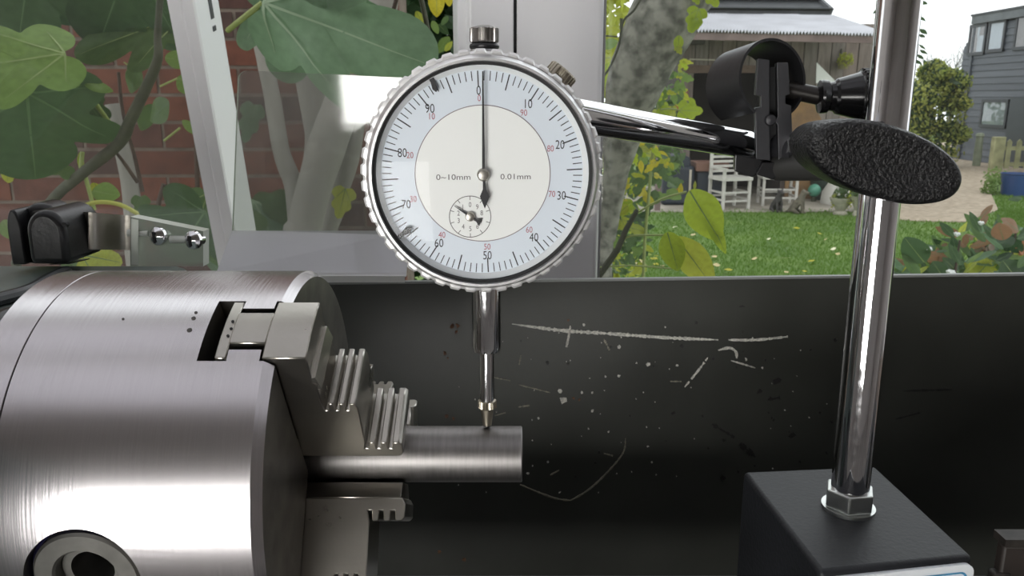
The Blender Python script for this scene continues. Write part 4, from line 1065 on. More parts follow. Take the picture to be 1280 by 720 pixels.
obj('foliage', cloud(4200, shell([((c1.x + .05, 3.2, z), (.40, .35, .40)) for z in (.4, .9, 1.4, 1.8, 2.2, 2.6, 2.9)], rr), .11, rr), L_deep, sh1, smooth=None, kind='stuff', recalc=False)

# ================================================================== TREE AND FOLIAGE (right window, left side)
tr = thing('leaning_tree', 'leaning grey tree trunk with rough speckled bark', 'tree', (W(757, 330, 1.9).x, 1.9, 0))
trunk('trunk', [(905, -110, 1.8), (852, -20, 1.8), (822, 40, 1.8), (797, 95, 1.82), (782, 150, 1.86), (770, 215, 1.9), (760, 290, 1.95), (754, 350, 1.95)], [.085, .080, .074, .066, .052, .030, .022, .022], barkm, tr, True, 20)
trunk('twig', [(806, -10, 1.5), (793, 12, 1.5), (780, 25, 1.5), (776, 42, 1.5), (772, 62, 1.5), (760, 88, 1.5), (748, 102, 1.5)], [.0022] * 7, twigm, tr, False, 7)
trunk('twig', [(745, 43, 1.5), (760, 45, 1.5), (772, 46, 1.5)], [.0015] * 3, twigm, tr, False, 6)
cr = thing('climbing_plant', 'yellow green leafy climber growing against the leaning trunk', 'climber', (W(800, 300, 2.0).x, 2.1, 0))
p_ = W(806, 300, 2.0); obj('stem', MB().tube([Vector((p_.x, 2.1, -.02)), Vector((p_.x, 2.0, 1.0)), p_, W(815, 200, 2.0), W(826, 110, 2.0), W(842, 30, 2.0)], [.006, .005, .004, .004, .004, .003]), petm, cr)
rr = random.Random(4)
def spray(par, n, x0, x1, y0, y1, Y0, Y1, size, mats, kinds=('oval', 'lobe'), down=.5):
    for _ in range(n):
        x, y = rr.uniform(x0, x1), rr.uniform(y0, y1); s = size * rr.uniform(.7, 1.35); a = rr.uniform(-2.4, 2.4)
        leaf(par, rr.choice(kinds), rr.choice(mats), (x, y), (x + s * math.sin(a), y + s * (math.cos(a) * .8 + down * .4)), rr.uniform(Y0, Y1), None, rr.uniform(.8, 1.3), rr.uniform(-50, 50), veinl)
spray(cr, 22, 818, 856, 82, 125, 1.95, 2.1, 13, [L_fresh, L_lime, L_mid, L_fresh])
spray(cr, 22, 805, 850, 110, 150, 1.95, 2.1, 15, [L_fresh, L_lime, L_yg])
spray(cr, 12, 836, 856, 68, 95, 1.95, 2.1, 12, [L_lime, L_yg, L_fresh])
spray(cr, 44, 772, 838, 172, 225, 1.95, 2.1, 15, [L_fresh, L_lime, L_yg, L_mid, L_mid, L_yel])
spray(cr, 26, 760, 812, 220, 268, 1.95, 2.1, 17, [L_yg, L_yel, L_lime, L_mid])
spray(cr, 12, 758, 790, 250, 300, 1.95, 2.1, 18, [L_yg, L_yel, L_mid])
obj('foliage', cloud(420, shell([((W(x, y, 2.35).x, 2.35, W(x, y, 2.35).z), (.055, .08, .055)) for x, y in ((775, 250), (800, 215), (830, 200), (785, 290), (770, 325), (815, 180), (835, 130))], rr), .035, rr), L_mid, cr, smooth=None, kind='stuff', recalc=False)
spray(cr, 30, 758, 815, 255, 335, 2.0, 2.2, 13, [L_fresh, L_mid, L_yg, L_dark])
spray(cr, 30, 770, 840, 165, 250, 2.1, 2.2, 16, [L_mid, L_dark, L_mid, L_fresh])
spray(cr, 10, 754, 776, 5, 95, 2.2, 2.5, 26, [L_lime, L_yg, L_fresh], ('oval',))
for b_, t_, m_ in (((884, -16), (897, 9), L_lime), ((868, -10), (873, 6), L_lime), ((874, 10), (862, 40), L_lime), ((872, 22), (864, 41), L_lime), ((849, 44), (847, 64), L_lime), ((846, 58), (852, 68), L_yg)):
    leaf(cr, 'lobe' if b_[0] != 849 else 'oval', m_, b_, t_, 1.7, None, 1.2, 0, veinl)
leaf(cr, 'lobe', L_lime, (848, 138), (880, 139), 1.8, None, 1.15, 0, veinl); leaf(cr, 'oval', L_lime, (868, 132), (862, 122), 1.8, None, 1.2, 0, veinl)
pet([(826, 137, 1.8), (838, 136, 1.8), (850, 138, 1.8)], .0018, petm, cr)
bush = thing('pale_bush', 'pale green bush seen behind the leaning trunk', 'bush', (W(770, 60, 4.5).x, 4.6, 0))
c1 = W(772, 60, 4.5)
obj('foliage', cloud(1600, shell([((c1.x - .05, 4.8, z), (.26, .4, .40)) for z in (.5, 1., 1.5, 2., 2.5, 2.9)], rr), .09, rr), L_yg, bush, smooth=None, kind='stuff', recalc=False)
obj('stem', MB().tube([Vector((c1.x, 4.6, 0)), Vector((c1.x + .03, 4.6, 2.6))], [.02, .008]), twigm, bush)

# young shoot close to the glass, with big lime leaves
yt = thing('young_shoot', 'dark young shoot with drooping lime green leaves near the glass', 'plant', (W(745, 350, 1.15).x, 1.15, 0))
p_ = W(744, 352, 1.12); obj('stem', MB().tube([Vector((p_.x - .02, 1.15, -.02)), Vector((p_.x - .01, 1.12, p_.z * .6))] + [W(*q) for q in ((744, 352, 1.12), (757, 333, 1.12), (772, 312, 1.12), (783, 286, 1.12), (797, 262, 1.12))], [.008, .006, .0052, .0050, .0046, .0040, .0034]), twigm, yt)
pet([(795, 267, 1.12), (815, 255, 1.11), (835, 246, 1.10), (858, 240, 1.10)], .0016, petm, yt)
pet([(777, 302, 1.12), (785, 296, 1.12), (800, 294, 1.11), (840, 294, 1.10)], .0015, petm, yt)
pet([(750, 334, 1.12), (790, 332, 1.12), (840, 336, 1.1)], .0012, petm, yt)
leaf(yt, 'oval', L_lime, (862, 238), (898, 300), 1.10, 1.06, 1.15, 10, L_lime); leaf(yt, 'lance', L_lime, (885, 268), (905, 312), 1.09, 1.05, 1.1, 0)
leaf(yt, 'oval', L_lime, (834, 290), (848, 338), 1.10, 1.08, 1.2, -5, L_lime); leaf(yt, 'oval', L_yg, (846, 296), (890, 362), 1.11, 1.08, .95, 20, L_yg)
leaf(yt, 'oval', L_yel, (850, 243), (852, 229), 1.10, 1.10, .9, 20); leaf(yt, 'oval', L_yg, (868, 237), (870, 226), 1.12, 1.12, .8, 40)
# litter below it
for i in range(26):
    px, py = rr.uniform(758, 835), rr.uniform(312, 344)
    q = G(px, py, .02)
    s = rr.uniform(.06, .13); a = rr.uniform(0, 6.28)
    o = leaf3(None, 'oval', rr.choice([L_yg, L_yel, L_brown, mat('leaf_straw', (.42, .34, .16), .6)]), q, q + Vector((math.cos(a) * s, math.sin(a) * s, rr.uniform(.0, .03))), 1.2, rr.uniform(-30, 30), None, 'fallen_leaf', Vector((0, 0, 1)))
    tag(o, 'dry pale leaf in the leaf litter below the yellow climber', 'leaf', 'leaf litter below the climber')
fl2 = [(916, 337), (900, 331), (890, 320), (942, 322), (984, 341), (976, 348), (873, 305), (1014, 327), (1040, 310), (1050, 318), (988, 322), (1024, 291), (1031, 300), (868, 294), (950, 352), (875, 320), (925, 350), (1000, 285), (845, 283), (1005, 338), (960, 298)]
for i, (px, py) in enumerate(fl2):
    q = G(px, py, .055); s = rr.uniform(.07, .13); a = rr.uniform(0, 6.28)
    o = leaf3(None, 'oval', rr.choice([L_yel, mat('leaf_straw', (.42, .34, .16), .6), mat('leaf_pale', (.62, .60, .40), .6)]), q, q + Vector((math.cos(a) * s, math.sin(a) * s, .015)), 1.2, rr.uniform(-30, 30), None, 'fallen_leaf', Vector((0, 0, 1)))
    tag(o, 'small yellow fallen leaf lying on the open green lawn', 'leaf', 'fallen leaves on the lawn')
# ================================================================== BARN WITH LEAN-TO
barn = thing('barn', 'old timber barn with pale corrugated lean-to roof', 'barn', (W(960, 262, 16.8).x, 16.8, 0))
plk = [mat('weathered_plank_%d' % k, c, .85, vscale=3, col2=tuple(x * .75 for x in c), bump=.3, bscale=40, stretch=(6, 6, .8)) for k, c in enumerate([(.21, .165, .14), (.18, .145, .125), (.24, .20, .175), (.20, .17, .15)])]
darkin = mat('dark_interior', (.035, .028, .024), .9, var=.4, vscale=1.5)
YB3 = 16.8
x0 = W(852, 60, YB3).x; x1 = W(1108, 60, YB3).x; zt_ = W(900, 30, YB3).z; n = 15
xo0, xo1 = W(864, 90, YB3).x, W(986, 90, YB3).x; zl = W(900, 90, YB3).z
for i in range(n):
    a, c = x0 + (x1 - x0) * i / n, x0 + (x1 - x0) * (i + 1) / n
    zb = zl if a + .01 > xo0 - .2 and c < xo1 + .15 else -.02
    k = rg_.choice(plk); o = obj('plank', MB().box((a + .008, YB3 - rg_.uniform(0, .02), zb), (c - .008, YB3 + .04, zt_)), k, barn, smooth=None)
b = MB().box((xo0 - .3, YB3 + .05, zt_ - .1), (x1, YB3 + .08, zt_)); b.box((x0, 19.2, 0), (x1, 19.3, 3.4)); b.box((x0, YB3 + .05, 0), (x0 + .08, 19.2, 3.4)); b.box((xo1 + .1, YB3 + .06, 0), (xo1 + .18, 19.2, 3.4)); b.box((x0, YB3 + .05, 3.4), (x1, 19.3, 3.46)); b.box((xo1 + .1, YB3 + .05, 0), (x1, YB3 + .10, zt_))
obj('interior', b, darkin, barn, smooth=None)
obj('lintel', MB().box((xo0 - .25, YB3 - .06, zl - .02), (xo1 + .1, YB3 + .04, zl + .13)), mat('lintel_wood', (.13, .085, .065), .8, var=.2, vscale=6), barn)
obj('shelf_board', MB().box((W(850, 50, YB3).x, YB3 - .25, W(860, 56, YB3).z), (W(878, 50, YB3).x, YB3 - .02, W(860, 48, YB3).z)), mat('dark_board', (.07, .06, .055), .8), barn)
# corrugated sheets
ev0, ev1, tp0, tp1 = W(868, 37, 14.7), W(1112, 43, 14.7), W(820, 17, 17.6), W(1043, 20, 17.6)
ev0 = W(820, 37, 14.7)
cor = mat('corrugated_sheet', (.50, .50, .53), .45, var=.12, vscale=2)
NS = 5
for s in range(NS):
    f0, f1 = s / NS, (s + 1) / NS; k = 56; vs = []
    for i in range(k + 1):
        f = f0 + (f1 - f0) * i / k; hgt = .028 * math.sin(2 * math.pi * i / 4) + (.008 if s % 2 else 0)
        e_, t_ = ev0.lerp(ev1, f), tp0.lerp(tp1, f)
        vs += [e_ + Vector((0, 0, hgt)), t_ + Vector((0, 0, hgt)), t_ + Vector((0, 0, hgt - .012)), e_ + Vector((0, 0, hgt - .012))]
    fs = []
    for i in range(k): fs += [(4 * i + j, 4 * i + (j + 1) % 4, 4 * i + 4 + (j + 1) % 4, 4 * i + 4 + j) for j in range(4)]
    fs += [(0, 1, 2, 3), (4 * k, 4 * k + 3, 4 * k + 2, 4 * k + 1)]
    obj('roof_sheet', MB().add(vs, fs), cor, barn, smooth=None)
obj('eave_beam', MB().beam(ev0 + Vector((-.2, .08, -.09)), ev1 + Vector((0, .08, -.09)), .08, .12), mat('eave_wood', (.16, .115, .105), .8, var=.2, vscale=4), barn)
for px in (830, 1098):
    e_ = W(px, 60, 14.9); obj('lean_to_post', MB().box((e_.x - .05, 14.85, 0), (e_.x + .05, 14.95, 3.08)), mat('eave_wood', (.16, .115, .105), .8), barn)
obj('leaning_panel', MB().prism([(0, 0), (.66, 0), (.66, 1.62), (.44, 2.02), (0, 2.0)], (W(984, 200, 16.6).x, 16.62, .02), (1, 0, 0), (0, .06, 1), (0, 1, 0), -.03, .0), mat('orange_ply', (.24, .135, .05), .7, vscale=4, col2=(.15, .085, .04), c2pos=(.4, .65)), barn, smooth=None)
tp = [W(1021, 78, 16.45), W(1046, 103, 16.45), W(1020, 104, 16.45)]
obj('bright_mirror', MB().add(tp + [p + Vector((0, .02, 0)) for p in tp], [(0, 1, 2), (5, 4, 3), (0, 1, 4, 3), (1, 2, 5, 4), (2, 0, 3, 5)]), mat('bright_mirror', (.75, .75, .72), .6), barn, smooth=None)  # flat white colour stands in for a bright mirror reflection
obj('wall_bracket', MB().beam(W(862, 74, 16.5), W(894, 75, 16.5), .02, .025), mat('pale_rod', (.45, .40, .33), .6), barn)
# slate roof behind
r0_, r1_ = W(800, 17, 19.4), W(1038, 19, 19.4); t0_, t1_ = W(800, -60, 22.5), W(950, -60, 22.5)
slate = mat('slate', (.045, .048, .052), .6, var=.25, vscale=3, bump=.3, bscale=20)
b = MB().hexa([r0_, r1_, t1_, t0_] + [p + Vector((0, 0, .10)) for p in (r0_, r1_, t1_, t0_)])
rt = obj('slate_roof', b, slate, barn, smooth=None)
for i in range(7):
    f = i / 7; a, c = r0_.lerp(t0_, f), r1_.lerp(t1_, f)
    obj('slate_course', MB().beam(a + Vector((0, -.02, .11)), c + Vector((0, -.02, .11)), .20, .03, (0, .35, 1)), slate, rt, smooth=None)
obj('verge_board', MB().beam(r1_ + Vector((.0, -.03, .07)), t1_ + Vector((.02, -.03, .07)), .08, .16), mat('verge', (.10, .105, .11), .6), barn)
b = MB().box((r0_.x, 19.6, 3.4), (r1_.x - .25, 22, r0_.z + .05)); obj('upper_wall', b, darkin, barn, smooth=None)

# hanging basket, storage box, table, chairs, dogs, ball, pots under the lean-to
hb_ = W(1063, 68, 16.3)
hbk = thing('hanging_planter', 'small planter of dry yellow plants hung on the barn wall', 'planter', (hb_.x, 16.55, W(1063, 86, 16.5).z))
obj('pot', MB().lathe((hb_.x, 16.6, W(1063, 86, 16.5).z), (0, 0, 1), [(.09, 0), (.13, .2), (.12, .2), (.08, .02)], 16), mat('moss_pot', (.20, .18, .09), .9), hbk)
obj('hook', MB().beam((hb_.x, 16.74, W(1063, 84, 16.5).z), (hb_.x, 16.76, W(1063, 60, 16.5).z), .02, .02), twigm, hbk)
obj('foliage', cloud(160, shell([((hb_.x, 16.5, W(1063, 74, 16.4).z), (.17, .12, .14))], rr), .06, rr), L_yg, hbk, smooth=None, kind='stuff', recalc=False)
def at_ground(px, py, z=.02):
    return G(px, py, z)
q0, q1 = at_ground(835, 262), at_ground(894, 258)
navy = mat('navy_cover', (.018, .024, .036), .6, var=.3, vscale=4, bump=.4, bscale=8)
bx = thing('covered_barbecue', 'dark navy covered barbecue standing under the lean-to roof', 'barbecue', (q0.x + .3, 15.8, .02))
b = MB().box((q0.x, 15.6, .02), (q0.x + .62, 16.2, .78)); obj('cover', b, navy, bx, bevel=.06)
obj('hood', MB().prism([(0, 0), (.5, 0), (.46, .2), (.25, .28), (.04, .2)], (q0.x + .06, 15.66, .74), (1, 0, 0), (0, 0, 1), (0, 1, 0), 0, .45), navy, bx, bevel=.04)
obj('badge', MB().cyl((q0.x + .24, 15.57, .34), (q0.x + .24, 15.60, .34), .05, seg=12), mat('orange_badge', (.50, .10, .02), .5), bx)
tb = thing('storage_chest', 'dark blue chest with a red brown top beside the covered barbecue', 'chest', (q0.x + .95, 15.9, .02))
xa, xb = W(870, 230, 15.7).x, W(905, 230, 15.7).x
obj('body', MB().box((xa, 15.6, .02), (xb, 16.1, W(890, 215, 15.6).z)), navy, tb, bevel=.02)
obj('lid', MB().box((xa - .04, 15.55, W(890, 214, 15.6).z), (xb + .04, 16.15, W(890, 203, 15.6).z)), mat('red_brown_top', (.17, .085, .06), .6), tb, bevel=.01)
obj('strap', MB().box((W(861, 230, 15.6).x, 15.57, .05), (W(863.5, 230, 15.6).x, 15.60, W(890, 212, 15.6).z)), mat('pale_rod', (.45, .40, .33)), bx)
tc_ = thing('plant_pot', 'terracotta pot of orange flowers in the dark barn opening', 'pot', (W(852, 120, 16.4).x, 16.4, .02))
b = W(850, 118, 16.4); obj('stand', MB().cyl((b.x, 16.4, .02), (b.x, 16.4, b.z - .32), .05), twigm, tc_)
obj('pot', MB().lathe((b.x, 16.4, b.z - .32), (0, 0, 1), [(.10, 0), (.15, .26), (.13, .26), (.09, .02)], 18), mat('terracotta', (.36, .11, .05), .8, var=.2, vscale=10), tc_)
obj('flowers', cloud(120, shell([((b.x, 16.4, b.z), (.16, .14, .13))], rr), .06, rr), mat('orange_petals', (.55, .13, .03), .6), tc_, smooth=None, kind='stuff', recalc=False)

wht = mat('white_painted_wood', (.46, .44, .40), .65, var=.12, vscale=12)
def chair(x, y, w, d, h, rot, label):
    c = thing('garden_chair', label, 'chair', (x, y, .02), 'white garden chairs under the lean-to'); c.rotation_euler = (0, 0, R(rot))
    sh_ = .55 * h; t = .05
    def L(n_, a, b_, bev=0): return obj(n_, MB().box(a, b_), wht, c, local=True, smooth=None)
    for sx in (-1, 1):
        L('leg', (sx * w / 2 - t / 2, -d / 2 - t / 2, 0), (sx * w / 2 + t / 2, -d / 2 + t / 2, sh_))
        L('leg', (sx * w / 2 - t / 2, d / 2 - t / 2, 0), (sx * w / 2 + t / 2, d / 2 + t / 2, h))
        for zz in (.16, .30): L('stretcher', (sx * w / 2 - .016, -d / 2, zz), (sx * w / 2 + .016, d / 2, zz + .035))
        L('arm', (sx * w / 2 - .03, -d / 2 - .05, sh_ + .18), (sx * w / 2 + .03, d / 2, sh_ + .215))
        L('arm_post', (sx * w / 2 - t / 2, -d / 2 - t / 2, sh_), (sx * w / 2 + t / 2, -d / 2 + t / 2, sh_ + .18))
    for zz in (.14, .30): L('stretcher', (-w / 2, -d / 2 - .015, zz), (w / 2, -d / 2 + .015, zz + .035))
    L('stretcher', (-w / 2, d / 2 - .015, .2), (w / 2, d / 2 + .015, .235))
    L('seat', (-w / 2 - .04, -d / 2 - .05, sh_ - .02), (w / 2 + .04, d / 2 + .02, sh_ + .04))
    for k in range(4): L('back_slat', (-w / 2, d / 2 - .012, sh_ + .1 + k * .09), (w / 2, d / 2 + .012, sh_ + .145 + k * .09))
    return c
g1 = at_ground(912, 262); g2 = at_ground(975, 258)
chair(g1.x + .04, g1.y + .25, .54, .50, 1.02, 16, 'white wooden garden chair on the patio, the left one beside the dark chest')
chair(g2.x + .02, g2.y + .30, .62, .50, .98, -6, 'white wooden garden chair on the patio, the right one behind the dogs')

# two small sitting dogs
def dog(px0, px1, pt, pb, label, m, face, ear):
    """a sitting dog, about as tall as its pixel rows; body one skinned surface"""
    q = at_ground((px0 + px1) / 2, pb, .0); hgt = W(0, pt, q.y).z; s = hgt
    me = bpy.data.meshes.new('dog_body')
    f = face
    nodes = [((0, .26, .16), .17), ((0, .10, .36), .165), ((0, -.06, .56), .14), ((0, -.12, .74), .095), ((0, -.17, .87), .105), ((0, -.30, .83), .06), ((0, -.38, .81), .035),   # rump, back, chest, neck, head, muzzle, nose
             ((-.10, -.12, .46), .075), ((-.10, -.16, .22), .05), ((-.10, -.18, .04), .045), ((-.10, -.25, .025), .04),
             ((.10, -.12, .46), .075), ((.10, -.16, .22), .05), ((.10, -.18, .04), .045), ((.10, -.25, .025), .04),
             ((-.17, .16, .16), .10), ((-.18, .0, .06), .055), ((-.18, -.10, .03), .04), ((.17, .16, .16), .10), ((.18, .0, .06), .055), ((.18, -.10, .03), .04),
             ((0, .42, .06), .045), ((.10, .55, .035), .03),
             ((-.09, -.13, .93), .035), ((-.135, -.15, .84 if ear else .98), .03), ((.09, -.13, .93), .035), ((.135, -.15, .84 if ear else .98), .03)]
    ed = [(0, 1), (1, 2), (2, 3), (3, 4), (4, 5), (5, 6), (2, 7), (7, 8), (8, 9), (9, 10), (2, 11), (11, 12), (12, 13), (13, 14), (0, 15), (15, 16), (16, 17), (0, 18), (18, 19), (19, 20), (0, 21), (21, 22), (4, 23), (23, 24), (4, 25), (25, 26)]
    me.from_pydata([tuple(Vector(p) * s) for p, r_ in nodes], ed, [])
    o = bpy.data.objects.new('dog', me); C.objects.link(o)
    o.modifiers.new('skin', 'SKIN'); 
    for i, (p, r_) in enumerate(nodes):
        me.skin_vertices[0].data[i].radius = (r_ * s, r_ * s)
    me.skin_vertices[0].data[0].use_root = True
    sub = o.modifiers.new('sub', 'SUBSURF'); sub.levels = sub.render_levels = 2
    bake(o); o.data.materials.append(m)
    for p in o.data.polygons: p.use_smooth = True
    o.location = (q.x, q.y + .1, .0); o.rotation_euler = (0, 0, R(f)); tag(o, label, 'dog')
    for sx in (-1, 1):
        e = MB().lathe((sx * .045 * s, -.255 * s, .90 * s), (sx * .3, -1, .2), [(.014 * s, -.01), (.014 * s, .004), (.006 * s, .01)], 8); obj('eye', e, blackgap, o, local=True)
    e = MB().lathe((0, -.40 * s, .825 * s), (0, -1, .1), [(.022 * s, -.015), (.026 * s, .0), (.012 * s, .016)], 10); obj('nose', e, blackgap, o, local=True)
    return o
dog(965, 981, 236, 266, 'dark grey dog sitting at the lawn edge, the left one of two', mat('dog_dark_coat', (.045, .040, .038), .9, var=.4, vscale=25, bump=.6, bscale=120), 15, False)
dog(990, 1010, 236, 268, 'brown grey dog with drooping ears sitting at the lawn edge on the right', mat('dog_brown_coat', (.11, .095, .07), .9, var=.5, vscale=14, bump=.6, bscale=120), 55, True)
bq = W(1018, 238, 16.2)
o = tag(obj('ball', MB().lathe((bq.x, 16.2, bq.z - .13), (0, 0, 1), [(.13 * math.sin(math.pi * i / 12) + 1e-4, .13 - .13 * math.cos(math.pi * i / 12)) for i in range(13)], 20), mat('green_glass_ball', (.10, .32, .22), .2)), 'round mint green garden ball on a short black stand', 'ball')
o = tag(obj('ball_stand', MB().cyl((bq.x, 16.2, .02), (bq.x, 16.2, bq.z - .13), .05), twigm), 'short dark post holding the mint green ball', 'stand')
tubm = mat('dark_tub', (.02, .035, .025), .6)
tg = at_ground(1030, 250); o = tag(obj('tub', MB().lathe((W(1033, 245, 16.3).x, 16.55, .02), (0, 0, 1), [(.20, 0), (.26, .45), (.23, .45), (.18, .05)], 24), tubm), 'dark green round tub beside the mint green ball', 'tub')
stone = mat('stone_urn', (.34, .32, .25), .9, var=.25, vscale=10, bump=.5, bscale=40)
for px, lab, pt, pb in ((1050, 'stone urn planted with drooping green shrub, left of the pair', 247, 268), (1070, 'stone urn with narrow foot and green shrub, next to the chrome post', 245, 270)):
    q = at_ground(px, pb, .0); h = W(px, pt, q.y).z
    u = thing('stone_urn', lab, 'urn', (q.x, q.y, 0), 'stone urns by the lawn')
    k = h / .36
    pr = [(.12, 0), (.12, .04), (.07, .08), (.11, .16), (.18, .30), (.20, .36), (.17, .36), (.10, .2)] if px == 1050 else [(.06, 0), (.07, .03), (.03, .10), (.10, .28), (.16, .36), (.13, .36), (.07, .25)]
    obj('urn', MB().lathe((q.x, q.y, 0), (0, 0, 1), [(a * 1.05, z * k) for a, z in pr], 24), stone, u, smooth=50)
    obj('foliage', cloud(260, shell([((q.x + a, q.y, h + .05), (.10, .12, .15)) for a in (-.06, .0, .06)], rr), .07, rr), L_mid, u, smooth=None, kind='stuff', recalc=False)
    obj('foliage', cloud(120, shell([((q.x + a, q.y, h - .05), (.05, .08, .14)) for a in (-.13, .0, .13)], rr), .06, rr), L_yg, u, smooth=None, kind='stuff', recalc=False)
wp = at_ground(1042, 262, 0)
o = tag(obj('parasol_base', MB().lathe((W(1046, 240, 15.9).x, 15.9, .02), (0, 0, 1), [(.30, 0), (.28, .22), (.12, .50), (.04, .60)], 24), mat('pale_cone', (.50, .48, .43), .8)), 'pale grey cone shape standing behind the stone urns', 'cone')

# ================================================================== BLACK WEATHERBOARD HOUSE
XH = 15.2
def HX(px, py): return WX(px, py, XH)
yA = HX(1213, 100).y; yB = 15.0; zr = HX(1213, 22).z
house = thing('weatherboard_house', 'black weatherboarded house with flat roof at the right edge', 'house', (XH, yB, 0))
brd = [mat('blue_black_board_%d' % k, c, .5, var=.15, vscale=3, bump=.15, bscale=20, stretch=(1, .2, 4)) for k, c in enumerate([(.050, .058, .072), (.062, .070, .085), (.045, .052, .066)])]
obj('core', MB().box((XH + .03, yB, 0), (XH + 7, yA, zr - .05)), darkin, house, smooth=None)
nb = int((zr - .25) / .205)
for i in range(nb):
    z = .02 + i * .205
    b = MB().hexa([(XH - .035, yB, z), (XH + .04, yB, z), (XH + .04, yA, z), (XH - .035, yA, z), (XH - .004, yB, z + .22), (XH + .04, yB, z + .22), (XH + .04, yA, z + .22), (XH - .004, yA, z + .22)])
    obj('weatherboard', b, brd[i % 3 if i % 4 else 0], house, smooth=None)
obj('roof_fascia', MB().box((XH - .16, yB, zr - .25), (XH + 7.1, yA + .1, zr)), mat('grey_fascia', (.11, .12, .13), .6, var=.2, vscale=3), house, smooth=None)
obj('roof_edge', MB().box((XH - .19, yB, zr), (XH + 7.1, yA + .13, zr + .06)), mat('dark_edge', (.04, .043, .05), .6), house, smooth=None)
obj('corner_board', MB().box((XH - .07, yA - .02, 0), (XH + .04, yA + .10, zr - .25)), brd[1], house, smooth=None)
frm = mat('dark_frame', (.030, .033, .040), .5); curt = mat('pale_curtain', (.52, .54, .56), .8, var=.12, vscale=3, stretch=(1, 14, .3)); curt2 = mat('brown_curtain', (.25, .21, .19), .8, var=.3, vscale=3, stretch=(1, 14, .3))
hglass = glass('house_glass', (.9, .92, .94), boost=1.2)
def hwin(px0, px1, py0, py1, cm, extra=None):
    a, c = HX(px0, (py0 + py1) / 2), HX(px1, (py0 + py1) / 2); z1, z0 = HX((px0 + px1) / 2, py0).z, HX((px0 + px1) / 2, py1).z
    ya, yb = min(a.y, c.y), max(a.y, c.y); f = MB()
    for y in (ya, yb): f.box((XH - .075, y - .05, z0 - .04), (XH, y + .05, z1 + .04))
    for z in (z0, z1): f.box((XH - .08, ya - .05, z - .05), (XH, yb + .05, z + .05))
    w = obj('window', f, frm, house, smooth=None)
    k = 14; vs = []
    for i in range(k + 1):
        y = ya + (yb - ya) * i / k
        for z in (z0, z1): vs.append(Vector((XH - .045 - .008 * math.cos(i * 2.2), y, z)))
    obj('curtain', MB().add(vs, [(2 * i, 2 * i + 1, 2 * i + 3, 2 * i + 2) for i in range(k)]), cm, w, smooth=60, recalc=False)
    obj('pane', MB().box((XH - .062, ya, z0), (XH - .058, yb, z1)), hglass, w, smooth=None)
    if extra:
        for (p0, p1, r0, r1, mm) in extra:
            y0_, y1_ = HX(p0, 50).y, HX(p1, 50).y
            obj('curtain', MB().box((XH - .056, min(y0_, y1_), HX(p0, r1).z), (XH - .050, max(y0_, y1_), HX(p0, r0).z)), mm, w, smooth=None)
hwin(1214, 1233, 32, 67, curt2, [(1223, 1225.5, 31, 47, curt), (1224, 1232, 45, 67, curt)])
hwin(1238, 1257, 27, 63, curt)
hwin(1272, 1290, 20, 60, curt2)
hwin(1229, 1260, 126, 158, mat('checked_curtain', (.36, .38, .35), .8, var=.12, vscale=4))
a, c = HX(1264, 140), HX(1292, 140)
obj('door_panel', MB().box((XH - .08, min(a.y, c.y), 0), (XH, max(a.y, c.y), HX(1275, 122).z)), mat('dark_door', (.030, .036, .046), .4), house, smooth=None)
# lower annex beyond
yC = HX(1198, 120).y; za = HX(1204, 54).z
obj('annex', MB().box((XH + .03, yA + .1, 0), (XH + 5, yC, za)), brd[2], house, smooth=None)
for i in range(int(za / .205)):
    z = .02 + i * .205
    obj('weatherboard', MB().hexa([(XH - .035, yA + .1, z), (XH + .04, yA + .1, z), (XH + .04, yC, z), (XH - .035, yC, z), (XH - .004, yA + .1, z + .22), (XH + .04, yA + .1, z + .22), (XH + .04, yC, z + .22), (XH - .004, yC, z + .22)]), brd[i % 3], house, smooth=None)

# ================================================================== HEDGE, DISTANT TREES, FENCE, TUB
hd = thing('tall_hedge', 'tall bushy yellow green hedge beside the black house', 'hedge', (W(1170, 190, 24.5).x, 24.5, 0))
c0 = W(1170, 120, 24.5); rr = random.Random(9)
blobs = [((c0.x + dx, 24.6 + dy, z), (rx, .9, rz)) for dx, dy, z, rx, rz in ((-.55, 0, .6, .6, .8), (.25, 0, .6, .7, .8), (-.5, .1, 1.4, .55, .7), (.3, .1, 1.5, .65, .7), (-.35, .1, 2.1, .5, .55), (.25, .1, 2.35, .62, .5), (.55, .2, 2.5, .4, .4), (-.15, 0, 2.8, .16, .35), (-.72, 0, 2.0, .22, .5), (.7, 0, 1.0, .3, .3), (-.8, 0, .9, .25, .3), (.62, 0, 1.9, .25, .25), (.05, 0, 2.75, .2, .2), (-1.1, .6, 1.2, .5, .9))]
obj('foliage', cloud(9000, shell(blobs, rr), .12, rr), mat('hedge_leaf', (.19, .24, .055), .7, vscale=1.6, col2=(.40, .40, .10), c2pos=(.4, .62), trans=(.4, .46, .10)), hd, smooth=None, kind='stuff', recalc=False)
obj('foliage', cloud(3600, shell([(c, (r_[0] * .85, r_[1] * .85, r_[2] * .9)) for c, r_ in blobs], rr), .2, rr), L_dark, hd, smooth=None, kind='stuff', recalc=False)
for i in range(4): obj('stem', MB().tube([Vector((c0.x - .6 + i * .4, 24.6, 0)), Vector((c0.x - .5 + i * .35, 24.6, 1.8))], [.05, .02]), twigm, hd)
